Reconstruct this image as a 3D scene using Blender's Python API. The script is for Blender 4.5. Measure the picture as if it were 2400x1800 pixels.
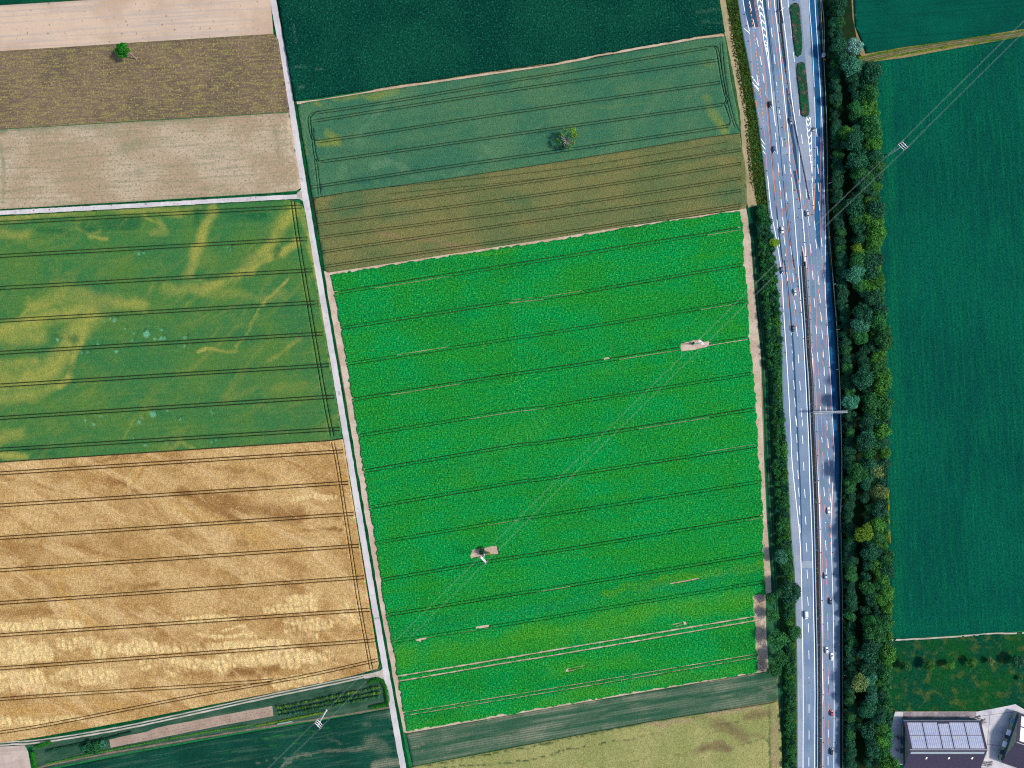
import bpy, bmesh, math, random
import numpy as np
from mathutils import Vector, Matrix
from mathutils.geometry import delaunay_2d_cdt

# ---------------------------------------------------------------- camera, sky, sun, exposure
S = 0.28                      # metres of ground for one photograph pixel (2400 x 1800)
CAM_H = 448.0                 # drone height above the fields
sc = bpy.context.scene
for o in list(bpy.data.objects):
    bpy.data.objects.remove(o)
C = sc.collection

cam_d = bpy.data.cameras.new('camera')
cam_d.sensor_width = 36.0
cam_d.lens = 24.0
cam_d.clip_start = 1.0
cam_d.clip_end = 12000.0
cam = bpy.data.objects.new('camera', cam_d)
cam.location = (0, 0, CAM_H)
cam.rotation_euler = (0, 0, 0)
C.objects.link(cam)
sc.camera = cam

SUN_EL, SUN_AZ = math.radians(47), math.radians(-4)      # from the east (photo right), a little south
world = bpy.data.worlds.new('World')
sc.world = world
world.use_nodes = True
wn = world.node_tree
wn.nodes.clear()
sky = wn.nodes.new('ShaderNodeTexSky')
sky.sky_type = 'NISHITA'
sky.sun_disc = False
sky.sun_elevation = SUN_EL
sky.sun_rotation = math.radians(90) - SUN_AZ
sky.air_density = 1.0
sky.dust_density = 1.2
bg = wn.nodes.new('ShaderNodeBackground')
bg.inputs['Strength'].default_value = 0.085
wo = wn.nodes.new('ShaderNodeOutputWorld')
wn.links.new(sky.outputs['Color'], bg.inputs['Color'])
wn.links.new(bg.outputs['Background'], wo.inputs['Surface'])

sun_d = bpy.data.lights.new('sun', 'SUN')
sun_d.energy = 2.0
sun_d.angle = math.radians(9)
sun_d.color = (1.0, 0.93, 0.82)
sun = bpy.data.objects.new('sun', sun_d)
sd = Vector((math.cos(SUN_EL) * math.cos(SUN_AZ), math.cos(SUN_EL) * math.sin(SUN_AZ), math.sin(SUN_EL)))
sun.rotation_euler = sd.to_track_quat('Z', 'Y').to_euler()
sun.location = sd * 300
C.objects.link(sun)

sc.view_settings.view_transform = 'Standard'
sc.view_settings.look = 'None'
sc.view_settings.exposure = 1.56
sc.view_settings.gamma = 1.0
sc.view_settings.use_curve_mapping = False
sc.cycles.use_denoising = False
sc.cycles.filter_width = 1.15

# ---------------------------------------------------------------- helpers
ILL = (2.04, 2.085, 2.24)      # light on level ground at this exposure: turns a seen colour into a base colour
rng = np.random.default_rng(7)
random.seed(7)

def G(px, py, z=0.0):
    """photograph pixel of a point on the ground -> metres"""
    return Vector(((px - 1200) * S, (900 - py) * S, z))

def at_height(px, py, h, z=0.0):
    """ground point under something seen at px,py that stands h metres high"""
    k = 1 - h / CAM_H
    return Vector(((px - 1200) * S * k, (900 - py) * S * k, z))

def T(x0, y0, f, pts):
    return [(x0 + p[0] * f, y0 + p[1] * f) for p in pts]

def A(pts):
    a = np.array(pts, float)
    return np.stack([(a[:, 0] - 1200) * S, (900 - a[:, 1]) * S], 1)

def lin(c):
    c = c / 255.0
    return c / 12.92 if c <= 0.04045 else ((c + 0.055) / 1.055) ** 2.4

def P(r, g, b):
    v = [min(0.85, max(0.0015, lin(x) / i)) for x, i in zip((r, g, b), ILL)]
    return (v[0], v[1], v[2], 1.0)

# ---- value noise on arrays
def _hash(ix, iy, seed):
    h = (ix.astype(np.int64) * 374761393 + iy.astype(np.int64) * 668265263 + seed * 1442695041) & 0x7fffffff
    h = ((h ^ (h >> 13)) * 1274126177) & 0x7fffffff
    h = (h ^ (h >> 16)) & 0xffff
    return h / 65535.0

def vnoise(x, y, seed=0):
    ix, iy = np.floor(x), np.floor(y)
    fx, fy = x - ix, y - iy
    fx = fx * fx * (3 - 2 * fx); fy = fy * fy * (3 - 2 * fy)
    a = _hash(ix, iy, seed); b = _hash(ix + 1, iy, seed)
    c = _hash(ix, iy + 1, seed); d = _hash(ix + 1, iy + 1, seed)
    return a + (b - a) * fx + (c - a) * fy + (a - b - c + d) * fx * fy

def fbm(x, y, seed=0, octv=3):
    s = np.zeros_like(x); amp = 0.5; tot = 0
    for i in range(octv):
        s += amp * vnoise(x, y, seed + i * 17); tot += amp
        x = x * 2.03; y = y * 2.03; amp *= 0.5
    return s / tot

def sstep(a, b, x):
    t = np.clip((x - a) / (b - a), 0, 1)
    return t * t * (3 - 2 * t)

def seg_dist(p, poly):
    """distance of points p (n,2) to polyline poly (m,2)"""
    best = np.full(len(p), 1e9)
    for a, b in zip(poly[:-1], poly[1:]):
        d = b - a; L = max(1e-9, d @ d)
        t = np.clip(((p - a) @ d) / L, 0, 1)
        q = a + t[:, None] * d
        best = np.minimum(best, np.hypot(p[:, 0] - q[:, 0], p[:, 1] - q[:, 1]))
    return best

def inside(p, poly):
    x, y = p[:, 0], p[:, 1]
    r = np.zeros(len(p), bool)
    n = len(poly)
    for i in range(n):
        x1, y1 = poly[i]; x2, y2 = poly[(i + 1) % n]
        c = ((y1 > y) != (y2 > y))
        xi = (x2 - x1) * (y - y1) / ((y2 - y1) if y2 != y1 else 1e-9) + x1
        r ^= c & (x < xi)
    return r

def densify(poly, step, closed=False):
    out = []
    n = len(poly)
    rngi = range(n if closed else n - 1)
    for i in rngi:
        a, b = poly[i], poly[(i + 1) % n]
        k = max(1, int(np.hypot(*(b - a)) / step))
        for j in range(k):
            out.append(a + (b - a) * j / k)
    if not closed:
        out.append(poly[-1])
    return np.array(out)

def ribbon_outline(poly, w):
    """left and right offset of polyline"""
    n = len(poly)
    tan = np.zeros_like(poly)
    tan[1:-1] = poly[2:] - poly[:-2]
    tan[0] = poly[1] - poly[0]; tan[-1] = poly[-1] - poly[-2]
    tan /= np.maximum(1e-9, np.hypot(tan[:, 0], tan[:, 1]))[:, None]
    nor = np.stack([-tan[:, 1], tan[:, 0]], 1)
    w = np.asarray(w, float)
    hw = (w / 2)[:, None] if w.ndim else w / 2
    return poly + nor * hw, poly - nor * hw

# ---- objects
def props(o, label=None, cat=None, group=None, kind=None):
    if label: o['label'] = label
    if cat: o['category'] = cat
    if group: o['group'] = group
    if kind: o['kind'] = kind
    return o

def link(name, me, mat=None, parent=None):
    o = bpy.data.objects.new(name, me)
    C.objects.link(o)
    if mat is not None and me is not None and not me.materials:
        me.materials.append(mat)
    if parent is not None:
        o.parent = parent
    return o

def empty(name, loc, rz=0.0, scale=1.0):
    o = bpy.data.objects.new(name, None)
    o.empty_display_size = 1.0
    o.location = loc
    o.rotation_euler = (0, 0, rz)
    o.scale = (scale, scale, scale) if not hasattr(scale, '__len__') else scale
    C.objects.link(o)
    return o

def mesh_np(name, verts, tris, quads=None):
    """mesh from numpy arrays"""
    me = bpy.data.meshes.new(name)
    nt = len(tris) if tris is not None else 0
    nq = len(quads) if quads is not None else 0
    me.vertices.add(len(verts))
    me.vertices.foreach_set('co', np.ascontiguousarray(verts, np.float32).ravel())
    loops = []
    if nt: loops.append(np.asarray(tris, np.int32).ravel())
    if nq: loops.append(np.asarray(quads, np.int32).ravel())
    loops = np.concatenate(loops)
    me.loops.add(len(loops))
    me.loops.foreach_set('vertex_index', loops)
    me.polygons.add(nt + nq)
    st = np.concatenate([np.arange(nt) * 3, nt * 3 + np.arange(nq) * 4]).astype(np.int32)
    me.polygons.foreach_set('loop_start', st)
    me.update(calc_edges=True)
    me.validate()
    return me

class MB:
    """collects simple solids into one mesh"""
    def __init__(self):
        self.v = []; self.f = []; self.m = []; self.cur = 0
    def add(self, vs, fs):
        k = len(self.v)
        self.v += [tuple(p) for p in vs]
        self.f += [tuple(i + k for i in f) for f in fs]
        self.m += [self.cur] * len(fs)
        return self
    def box(self, c, s, rz=0.0, taper=1.0):
        cx, cy, cz = c; hx, hy, hz = s[0] / 2, s[1] / 2, s[2] / 2
        vs = []
        for z, t in ((-hz, 1.0), (hz, taper)):
            for x, y in ((-hx, -hy), (hx, -hy), (hx, hy), (-hx, hy)):
                x *= t; y *= t
                vs.append((cx + x * math.cos(rz) - y * math.sin(rz), cy + x * math.sin(rz) + y * math.cos(rz), cz + z))
        return self.add(vs, [(3, 2, 1, 0), (4, 5, 6, 7), (0, 1, 5, 4), (1, 2, 6, 5), (2, 3, 7, 6), (3, 0, 4, 7)])
    def bar(self, a, b, r0, r1=None, n=6):
        """tapered round bar"""
        a = Vector(a); b = Vector(b); r1 = r0 if r1 is None else r1
        d = (b - a).normalized()
        u = d.orthogonal().normalized(); w = d.cross(u)
        vs = []
        for c, r in ((a, r0), (b, r1)):
            for i in range(n):
                t = 2 * math.pi * i / n
                vs.append(c + u * (r * math.cos(t)) + w * (r * math.sin(t)))
        fs = [(i, (i + 1) % n, n + (i + 1) % n, n + i) for i in range(n)]
        fs += [tuple(range(n - 1, -1, -1)), tuple(range(n, 2 * n))]
        return self.add(vs, fs)
    def loft(self, rings, cap=True):
        n = len(rings[0]); vs = [p for r in rings for p in r]; fs = []
        for k in range(len(rings) - 1):
            for i in range(n):
                j = (i + 1) % n
                fs.append((k * n + i, k * n + j, (k + 1) * n + j, (k + 1) * n + i))
        if cap:
            fs.append(tuple(range(n - 1, -1, -1)))
            fs.append(tuple(range((len(rings) - 1) * n, len(rings) * n)))
        return self.add(vs, fs)
    def mesh(self, name, mats=None, smooth=False):
        me = bpy.data.meshes.new(name)
        me.from_pydata(self.v, [], self.f)
        for m in (mats or []):
            me.materials.append(m)
        if any(self.m):
            me.polygons.foreach_set('material_index', self.m)
        bm = bmesh.new(); bm.from_mesh(me)
        bmesh.ops.recalc_face_normals(bm, faces=bm.faces)
        bm.to_mesh(me); bm.free()
        if smooth:
            me.polygons.foreach_set('use_smooth', [True] * len(me.polygons))
        me.update()
        return me
    def build(self, name, mat, parent=None, smooth=False):
        return link(name, self.mesh(name, [mat] if not isinstance(mat, (list, tuple)) else mat, smooth), None, parent)

def dup(o, parent=None):
    c = o.copy(); C.objects.link(c); c.parent = parent
    for ch in o.children:
        dup(ch, c)
    return c

def flat(name, poly_px, z, mat, kind='structure', parent=None, step=None, rag=0.0, thick=0.0):
    """level sheet with the given ground outline"""
    p = A(poly_px)
    if step:
        p = densify(p, step, True)
        if rag:
            p = p + (np.stack([fbm(p[:, 0] * .35, p[:, 1] * .35, 3), fbm(p[:, 0] * .35, p[:, 1] * .35, 9)], 1) - .5) * 2 * rag
    r = delaunay_2d_cdt([Vector(q) for q in p], [(i, (i + 1) % len(p)) for i in range(len(p))], [], 1, 1e-5)
    v = np.array([(q[0], q[1], z) for q in r[0]])
    f = [list(x) for x in r[2]]
    me = bpy.data.meshes.new(name); me.from_pydata([tuple(q) for q in v], [], f); me.update()
    bm = bmesh.new(); bm.from_mesh(me)
    for fc in bm.faces:
        if fc.normal.z < 0: fc.normal_flip()
    if thick:
        ret = bmesh.ops.extrude_face_region(bm, geom=list(bm.faces))
        for q in [g for g in ret['geom'] if isinstance(g, bmesh.types.BMVert)]:
            q.co.z += thick
    bm.to_mesh(me); bm.free()
    o = link(name, me, mat, parent)
    if kind and parent is None: o['kind'] = kind
    return o

def strip(name, pts_px, w, z, mat, kind='structure', parent=None, step=4.0, rag=0.0, smooth=True, metres=False):
    """ribbon along a polyline: w metres wide"""
    p = np.array(pts_px, float) if metres else A(pts_px)
    if smooth and len(p) > 2: p = catmull(p)
    p = densify(p, step)
    ww = np.full(len(p), w) if not hasattr(w, '__len__') else np.interp(np.linspace(0, 1, len(p)), np.linspace(0, 1, len(w)), w)
    l, r = ribbon_outline(p, ww)
    if rag:
        t = np.arange(len(p))
        l = l + (rng.random((len(p), 2)) - .5) * 2 * rag
        r = r + (rng.random((len(p), 2)) - .5) * 2 * rag
    n = len(p)
    v = np.concatenate([np.c_[l, np.full(n, z)], np.c_[r, np.full(n, z)]])
    i = np.arange(n - 1)
    q = np.stack([i, i + n, i + n + 1, i + 1], 1)
    me = mesh_np(name, v, None, q)
    o = link(name, me, mat, parent)
    if kind and parent is None: o['kind'] = kind
    return o

def catmull(p, k=6):
    out = []
    n = len(p)
    for i in range(n - 1):
        p0 = p[max(0, i - 1)]; p1 = p[i]; p2 = p[i + 1]; p3 = p[min(n - 1, i + 2)]
        for j in range(k):
            t = j / k
            out.append(0.5 * (2 * p1 + (p2 - p0) * t + (2 * p0 - 5 * p1 + 4 * p2 - p3) * t * t + (3 * p1 - p0 - 3 * p2 + p3) * t ** 3))
    out.append(p[-1])
    return np.array(out)

# ---- crop canopies: raised above the soil, cut open along the wheel tracks
def canopy(name, outline_px, step, height, mat, tracks=(), holes=(), masks=None, relief=None, zb=0.02,
           rag=None, parent=None, kind='structure', trackrag=0.0):
    out = A(outline_px)
    out = densify(out, step * 1.2, True)
    if rag:
        d = (np.stack([fbm(out[:, 0] * .45, out[:, 1] * .45, 5, 2), fbm(out[:, 0] * .45, out[:, 1] * .45, 8, 2)], 1) - .5) * 2
        out = out + d * rag
    lo, hi = out.min(0), out.max(0)
    xs = np.arange(lo[0], hi[0], step); ys = np.arange(lo[1], hi[1], step * .9)
    gx, gy = np.meshgrid(xs, ys)
    gx = gx + (np.arange(len(ys)) % 2)[:, None] * step * .5
    g = np.stack([gx.ravel(), gy.ravel()], 1)
    g = g + (rng.random(g.shape) - .5) * step * .5
    co = A(outline_px)
    def in_out(q, margin):
        d = seg_dist(q, np.vstack([co, co[:1]]))
        r = inside(q, co)
        near = np.where(d < (rag or 0) * 1.3 + margin)[0]
        r[near] = inside(q[near], out)
        return r, d
    r_, d_ = in_out(g, .05)
    near = np.where(d_ < (rag or 0) * 1.3 + step * .5)[0]
    if rag: r_[near] &= seg_dist(g[near], np.vstack([out, out[:1]])) > step * .45
    else: r_ &= d_ > step * .45
    g = g[r_]
    ribs = []
    for t in tracks:
        pl, w = t[0], t[1]
        pm = A(pl)
        if len(pm) > 2: pm = catmull(pm, 5)
        pm = densify(pm, step * 2.2)
        ww = np.full(len(pm), w)
        if trackrag:
            ww = w * (1 + trackrag * 2 * (rng.random(len(pm)) - .5))
        l, r = ribbon_outline(pm, ww)
        ribs.append((pm, w, np.vstack([l, r[::-1]])))
        m = (g[:, 0] > pm[:, 0].min() - 2) & (g[:, 0] < pm[:, 0].max() + 2) & (g[:, 1] > pm[:, 1].min() - 2) & (g[:, 1] < pm[:, 1].max() + 2)
        idx = np.where(m)[0]
        if len(idx):
            d = seg_dist(g[idx], pm)
            keep = np.ones(len(g), bool); keep[idx[d < w / 2 + step * .3]] = False
            g = g[keep]
    hol = []
    for h in holes:
        hp = densify(A(h), step, True)
        hp = hp + (rng.random(hp.shape) - .5) * .5
        hol.append(hp)
        g = g[~inside(g, hp)]
    pts = [g]; edges = []; k = len(g)
    for poly in [out] + [r[2] for r in ribs] + hol:
        n = len(poly); pts.append(poly)
        edges += [(k + i, k + (i + 1) % n) for i in range(n)]
        k += n
    allp = np.vstack(pts)
    r = delaunay_2d_cdt([Vector(q) for q in allp], edges, [], 0, 1e-4)
    v = np.array([(q[0], q[1]) for q in r[0]])
    tr = np.array([f for f in r[2] if len(f) == 3], np.int64)
    c = v[tr].mean(1)
    ok = in_out(c, .3)[0]
    for pm, w, poly in ribs:
        m = ok & (c[:, 0] > poly[:, 0].min()) & (c[:, 0] < poly[:, 0].max()) & (c[:, 1] > poly[:, 1].min()) & (c[:, 1] < poly[:, 1].max())
        idx = np.where(m)[0]
        ok[idx[inside(c[idx], poly)]] = False
    for hp in hol:
        ok &= ~inside(c, hp)
    tr = tr[ok]
    used = np.unique(tr); mp = np.full(len(v), -1); mp[used] = np.arange(len(used))
    v = v[used]; tr = mp[tr]
    # upward
    a, b, cc = v[tr[:, 0]], v[tr[:, 1]], v[tr[:, 2]]
    neg = ((b - a)[:, 0] * (cc - a)[:, 1] - (b - a)[:, 1] * (cc - a)[:, 0]) < 0
    tr[neg] = tr[neg][:, ::-1]
    z = np.full(len(v), zb + height)
    if relief is not None:
        z = z + relief(v[:, 0], v[:, 1])
    # skirts along open edges
    e = np.concatenate([tr[:, [0, 1]], tr[:, [1, 2]], tr[:, [2, 0]]])
    key = np.sort(e, 1); code = key[:, 0] * len(v) + key[:, 1]
    u, inv, cnt = np.unique(code, return_inverse=True, return_counts=True)
    be = e[cnt[inv] == 1]
    bv = np.unique(be); m2 = np.full(len(v), -1); m2[bv] = np.arange(len(bv)) + len(v)
    vv = np.vstack([np.c_[v, z], np.c_[v[bv], np.full(len(bv), zb - .01)]])
    sk = np.stack([be[:, 1], be[:, 0], m2[be[:, 0]], m2[be[:, 1]]], 1)
    me = mesh_np(name, vv, tr, sk)
    if masks is not None:
        mk = np.zeros((len(vv), 4), np.float32); mk[:, 3] = 1
        q = vv[:, :2]
        for ch, fn in enumerate(masks):
            if fn is not None: mk[:, ch] = fn(q)
        at = me.color_attributes.new('mask', 'FLOAT_COLOR', 'POINT')
        at.data.foreach_set('color', mk.ravel())
    o = link(name, me, mat, parent)
    if kind and parent is None: o['kind'] = kind
    return o

def strokes(lst, warp=2.5, seed=3, soft=.8):
    """mask painted from strokes [(points_px, width_px, strength)]; soft organic edges"""
    prep = [(A(p) if len(p) > 1 else A(p), w * S, s) for p, w, s in lst]
    def fn(q):
        x, y = q[:, 0], q[:, 1]
        wx = (fbm(x * .09, y * .09, seed) - .5) * 2 * warp + (fbm(x * .4, y * .4, seed + 5) - .5) * warp * .5
        wy = (fbm(x * .09, y * .09, seed + 50) - .5) * 2 * warp + (fbm(x * .4, y * .4, seed + 55) - .5) * warp * .5
        p = np.stack([x + wx, y + wy], 1)
        r = np.zeros(len(p))
        for pl, w, s in prep:
            if len(pl) == 1: d = np.hypot(p[:, 0] - pl[0, 0], p[:, 1] - pl[0, 1])
            else:
                m = (p[:, 0] > pl[:, 0].min() - w) & (p[:, 0] < pl[:, 0].max() + w) & (p[:, 1] > pl[:, 1].min() - w) & (p[:, 1] < pl[:, 1].max() + w)
                d = np.full(len(p), 1e6)
                if m.any(): d[m] = seg_dist(p[m], pl)
            h = w / 2
            r = np.maximum(r, s * (1 - sstep(h * (1 - soft), h * (1 + soft), d)))
        if soft > .5:
            r = r * np.clip(.25 + 1.35 * fbm(x * .07, y * .07, seed + 90, 4), .3, 1)
        return r
    return fn

# ---------------------------------------------------------------- materials
class NB:
    def __init__(self, name):
        self.mat = bpy.data.materials.new(name)
        self.mat.use_nodes = True
        self.t = self.mat.node_tree
        self.t.nodes.clear()
        self.out = self.n('ShaderNodeOutputMaterial')
        self.bs = self.n('ShaderNodeBsdfPrincipled')
        self.bs.inputs['Roughness'].default_value = .9
        self.bs.inputs['Specular IOR Level'].default_value = .15
        self.l(self.bs.outputs[0], self.out.inputs['Surface'])
        self._tc = None
    def n(self, k): return self.t.nodes.new(k)
    def l(self, a, b): self.t.links.new(a, b)
    @property
    def tc(self):
        if self._tc is None: self._tc = self.n('ShaderNodeTexCoord')
        return self._tc.outputs['Object']
    def coords(self, ang=0.0, su=1.0, sv=1.0):
        m = self.n('ShaderNodeMapping'); m.vector_type = 'POINT'
        # rotate first, then stretch
        r = self.n('ShaderNodeVectorRotate'); r.rotation_type = 'Z_AXIS'
        r.inputs['Angle'].default_value = -ang
        self.l(self.tc, r.inputs['Vector'])
        m.inputs['Scale'].default_value = (su, sv, 1)
        self.l(r.outputs[0], m.inputs['Vector'])
        return m.outputs[0]
    def noise(self, scale, detail=3, rough=.55, vec=None, dist=0.0):
        t = self.n('ShaderNodeTexNoise'); t.noise_dimensions = '2D'
        t.inputs['Scale'].default_value = scale; t.inputs['Detail'].default_value = detail
        t.inputs['Roughness'].default_value = rough; t.inputs['Distortion'].default_value = dist
        self.l(vec if vec is not None else self.tc, t.inputs['Vector'])
        return t.outputs['Fac']
    def rng(self, v, a, b, lo=0.0, hi=1.0, smooth=True):
        m = self.n('ShaderNodeMapRange'); m.interpolation_type = 'SMOOTHSTEP' if smooth else 'LINEAR'
        m.inputs['From Min'].default_value = a; m.inputs['From Max'].default_value = b
        m.inputs['To Min'].default_value = lo; m.inputs['To Max'].default_value = hi
        self.l(v, m.inputs['Value'])
        return m.outputs[0]
    def math(self, op, a, b=None):
        m = self.n('ShaderNodeMath'); m.operation = op
        for i, x in enumerate((a, b)):
            if x is None: continue
            if isinstance(x, (int, float)): m.inputs[i].default_value = x
            else: self.l(x, m.inputs[i])
        return m.outputs[0]
    def mix(self, f, a, b, blend='MIX'):
        m = self.n('ShaderNodeMix'); m.data_type = 'RGBA'; m.blend_type = blend
        for i, x in ((0, f), (6, a), (7, b)):
            if isinstance(x, (int, float)): m.inputs[i].default_value = x
            elif isinstance(x, tuple): m.inputs[i].default_value = x
            else: self.l(x, m.inputs[i])
        return m.outputs[2]
    def gain(self, col, v):
        """colour times value"""
        m = self.n('ShaderNodeVectorMath'); m.operation = 'SCALE'
        if isinstance(col, tuple): m.inputs[0].default_value = col[:3]
        else: self.l(col, m.inputs[0])
        self.l(v, m.inputs['Scale'])
        return m.outputs[0]
    def attr(self, name, out='Color'):
        a = self.n('ShaderNodeAttribute'); a.attribute_name = name
        return a.outputs[out]
    def bump(self, h, strength=.5, dist=.3):
        b = self.n('ShaderNodeBump'); b.inputs['Strength'].default_value = strength; b.inputs['Distance'].default_value = dist
        self.l(h, b.inputs['Height']); self.l(b.outputs[0], self.bs.inputs['Normal'])
    def done(self, col=None, rough=None, spec=None, metal=None):
        if col is not None:
            if isinstance(col, tuple): self.bs.inputs['Base Color'].default_value = col
            else: self.l(col, self.bs.inputs['Base Color'])
        if rough is not None: self.bs.inputs['Roughness'].default_value = rough
        if spec is not None: self.bs.inputs['Specular IOR Level'].default_value = spec
        if metal is not None: self.bs.inputs['Metallic'].default_value = metal
        return self.mat

def plain(name, col, rough=.7, spec=.3, metal=0.0, var=.12, vs=1.2):
    """paint, metal, rubber ... with a little wear"""
    b = NB(name)
    f = b.rng(b.noise(vs, 4, .6), .25, .75, 1 - var, 1 + var)
    return b.done(b.gain(col, f), rough, spec, metal)

def field_mat(name, a, b_, ang=0.0, blotch=(.03, .35, .65), streak=None, streak_col=None, grain=(.9, .3), grain2=None,
              speck=None, masks=(), bump=(.8, .6, .35), rows=None, edge=.35, streak2=None):
    """crop or soil: two base tones, streaks along the working direction, grain, painted-in patches"""
    m = NB(name)
    m.bs.inputs['Specular IOR Level'].default_value = 0.0
    c = m.mix(m.rng(m.noise(blotch[0], 4, .6), blotch[1], blotch[2]), a, b_)
    wn_ = m.noise(.2, 7, .74)
    if masks:
        sep = m.n('ShaderNodeSeparateColor'); m.l(m.attr('mask'), sep.inputs[0])
        for ch, col in enumerate(masks):
            if col is None: continue
            v = m.math('ADD', sep.outputs[ch], m.math('MULTIPLY', m.math('SUBTRACT', wn_, .5), edge))
            v = m.math('MULTIPLY', m.rng(v, .02, 1.15), m.rng(sep.outputs[ch], 0.0, .35))
            c = m.mix(v, c, col)
    if streak:
        su, sv, lo, hi, amt = streak
        s = m.noise(1.0, 3, .6, m.coords(ang, su, sv))
        c = m.mix(m.math('MULTIPLY', m.rng(s, lo, hi), amt), c, streak_col)
    for ang2, su, sv, lo, hi, amt, col in (streak2 or ()):
        s = m.noise(1.0, 4, .62, m.coords(ang2, su, sv), dist=.8)
        c = m.mix(m.math('MULTIPLY', m.rng(s, lo, hi), amt), c, col)
    if rows:
        period, amt, col = rows
        w = m.n('ShaderNodeTexWave'); w.wave_type = 'BANDS'; w.bands_direction = 'Y'; w.wave_profile = 'SIN'
        w.inputs['Scale'].default_value = 1.0 / period * math.pi / 10 * 1.0
        w.inputs['Distortion'].default_value = .6; w.inputs['Detail'].default_value = 2; w.inputs['Detail Scale'].default_value = .5
        m.l(m.coords(ang, 1, 1), w.inputs['Vector'])
        c = m.mix(m.math('MULTIPLY', m.rng(w.outputs['Fac'], .3, .8), amt), c, col)
    if speck:
        sc_, lo, hi, col = speck
        c = m.mix(m.rng(m.noise(sc_, 2, .5), lo, hi), c, col)
    g = m.noise(grain[0], 2, .6)
    c = m.gain(c, m.rng(g, .3, .7, 1 - grain[1], 1 + grain[1], False))
    if grain2:
        c = m.gain(c, m.rng(m.noise(grain2[0], 3, .6), .25, .75, 1 - grain2[1], 1 + grain2[1], False))
    if bump:
        m.bump(m.noise(bump[0], 3, .6), bump[1], bump[2])
    return m.done(c)

# ---------------------------------------------------------------- ground and fields
R = math.radians
t1 = lambda pts: T(0, 0, .31646, pts)
t2 = lambda pts: T(600, 0, .31646, pts)
t3 = lambda pts: T(1200, 0, .31646, pts)
t5 = lambda pts: T(0, 450, .31646, pts)
t6 = lambda pts: T(600, 450, .31646, pts)
t7 = lambda pts: T(1200, 450, .31646, pts)
t9 = lambda pts: T(0, 900, .31646, pts)
t10 = lambda pts: T(600, 900, .31646, pts)
t13 = lambda pts: T(0, 1300, .31646, pts)
t14 = lambda pts: T(600, 1300, .31646, pts)
t15 = lambda pts: T(1200, 1300, .31646, pts)

def shift(pl, dx, dy): return [(x + dx, y + dy) for x, y in pl]
def stretch(pl, xa=None, xb=None):
    """carry the first / last leg of a line on to x = xa / xb"""
    pl = [tuple(p) for p in pl]
    if xa is not None:
        (x0, y0), (x1, y1) = pl[0], pl[1]
        pl[0] = (xa, y0 + (y1 - y0) * (xa - x0) / (x1 - x0))
    if xb is not None:
        (x0, y0), (x1, y1) = pl[-2], pl[-1]
        pl[-1] = (xb, y1 + (y1 - y0) * (xb - x1) / (x1 - x0))
    return pl

def road1_x(y):      # centre of the white farm road
    return float(np.interp(y, [-200, 0, 158, 450, 950, 1400, 1800, 2000], [607, 640, 669, 714, 799, 874, 945, 981]))

soil_pale = field_mat('soil_pale', P(220, 202, 188), P(200, 178, 160), blotch=(.08, .35, .65), grain=(1.1, .14), bump=(1.5, .4, .15))
soil_dark = field_mat('soil_dark', P(58, 62, 52), P(44, 54, 46), blotch=(.08, .35, .65), grain=(1.3, .25), bump=(1.2, .4, .15))

# far ground to the horizon: an unremarkable patchwork of fields
gm = NB('far_ground')
v = gm.n('ShaderNodeTexVoronoi'); v.inputs['Scale'].default_value = .0055
gm.l(gm.coords(R(9), .45, 1.0), v.inputs['Vector'])
sepc = gm.n('ShaderNodeSeparateColor'); gm.l(v.outputs['Color'], sepc.inputs[0])
gc = gm.mix(gm.rng(sepc.outputs[0], .3, .35), P(40, 105, 70), P(150, 135, 95))
gc = gm.mix(gm.rng(sepc.outputs[1], .6, .65), gc, P(20, 120, 65))
gc = gm.gain(gc, gm.rng(gm.noise(.6, 3), .25, .75, .75, 1.25))
far_ground = gm.done(gc)
me = bpy.data.meshes.new('ground')
n_ = 24; L_ = 5000.0
gv = [(-L_ + 2 * L_ * i / n_, -L_ + 2 * L_ * j / n_, 0.0) for j in range(n_ + 1) for i in range(n_ + 1)]
gf = [(j * (n_ + 1) + i, j * (n_ + 1) + i + 1, (j + 1) * (n_ + 1) + i + 1, (j + 1) * (n_ + 1) + i) for j in range(n_) for i in range(n_)]
me.from_pydata(gv, [], gf)
props(link('ground', me, far_ground), kind='structure')

bumpy = lambda amp, f, sd: (lambda x, y: (fbm(x * f, y * f, sd, 2) - .5) * 2 * amp)

# -- A, B, C, D : the strips left of the farm road
m = field_mat('young_crop', P(20, 92, 66), P(12, 76, 58), ang=R(3), grain=(1.2, .3))
canopy('crop_field', [(-220, -200), (604, -200), (632, -14), (215, -1), (-220, 26)], 3.0, .35, m, zb=.03)
m = field_mat('seed_bed', P(222, 198, 178), P(204, 178, 156), ang=R(3.2), blotch=(.02, .4, .62), streak=(.012, .55, .45, .7, .75),
              streak_col=P(196, 182, 178), grain=(1.0, .05), grain2=(.12, .04), speck=(.35, .70, .78, P(168, 148, 128)), bump=(.9, .25, .12))
seed = flat('tilled_field', [(-220, 26), (215, 0), (631, -14), (634, 0), (641, 79), (-220, 134)], .04, m, step=6)
m = field_mat('stubble_brown', P(130, 112, 98), P(114, 100, 88), ang=R(3.2), blotch=(.03, .38, .62), streak=(.10, .7, .42, .68, .7),
              streak_col=P(152, 142, 94), grain=(1.1, .28), grain2=(.35, .14), speck=(.8, .60, .72, P(172, 160, 90)), bump=(.9, .5, .2))
canopy('stubble_field', [(-220, 134), (641, 80), (652, 92), (679, 262), (-220, 316)], 2.2, .12, m, zb=.03, relief=bumpy(.06, .5, 4))
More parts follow.
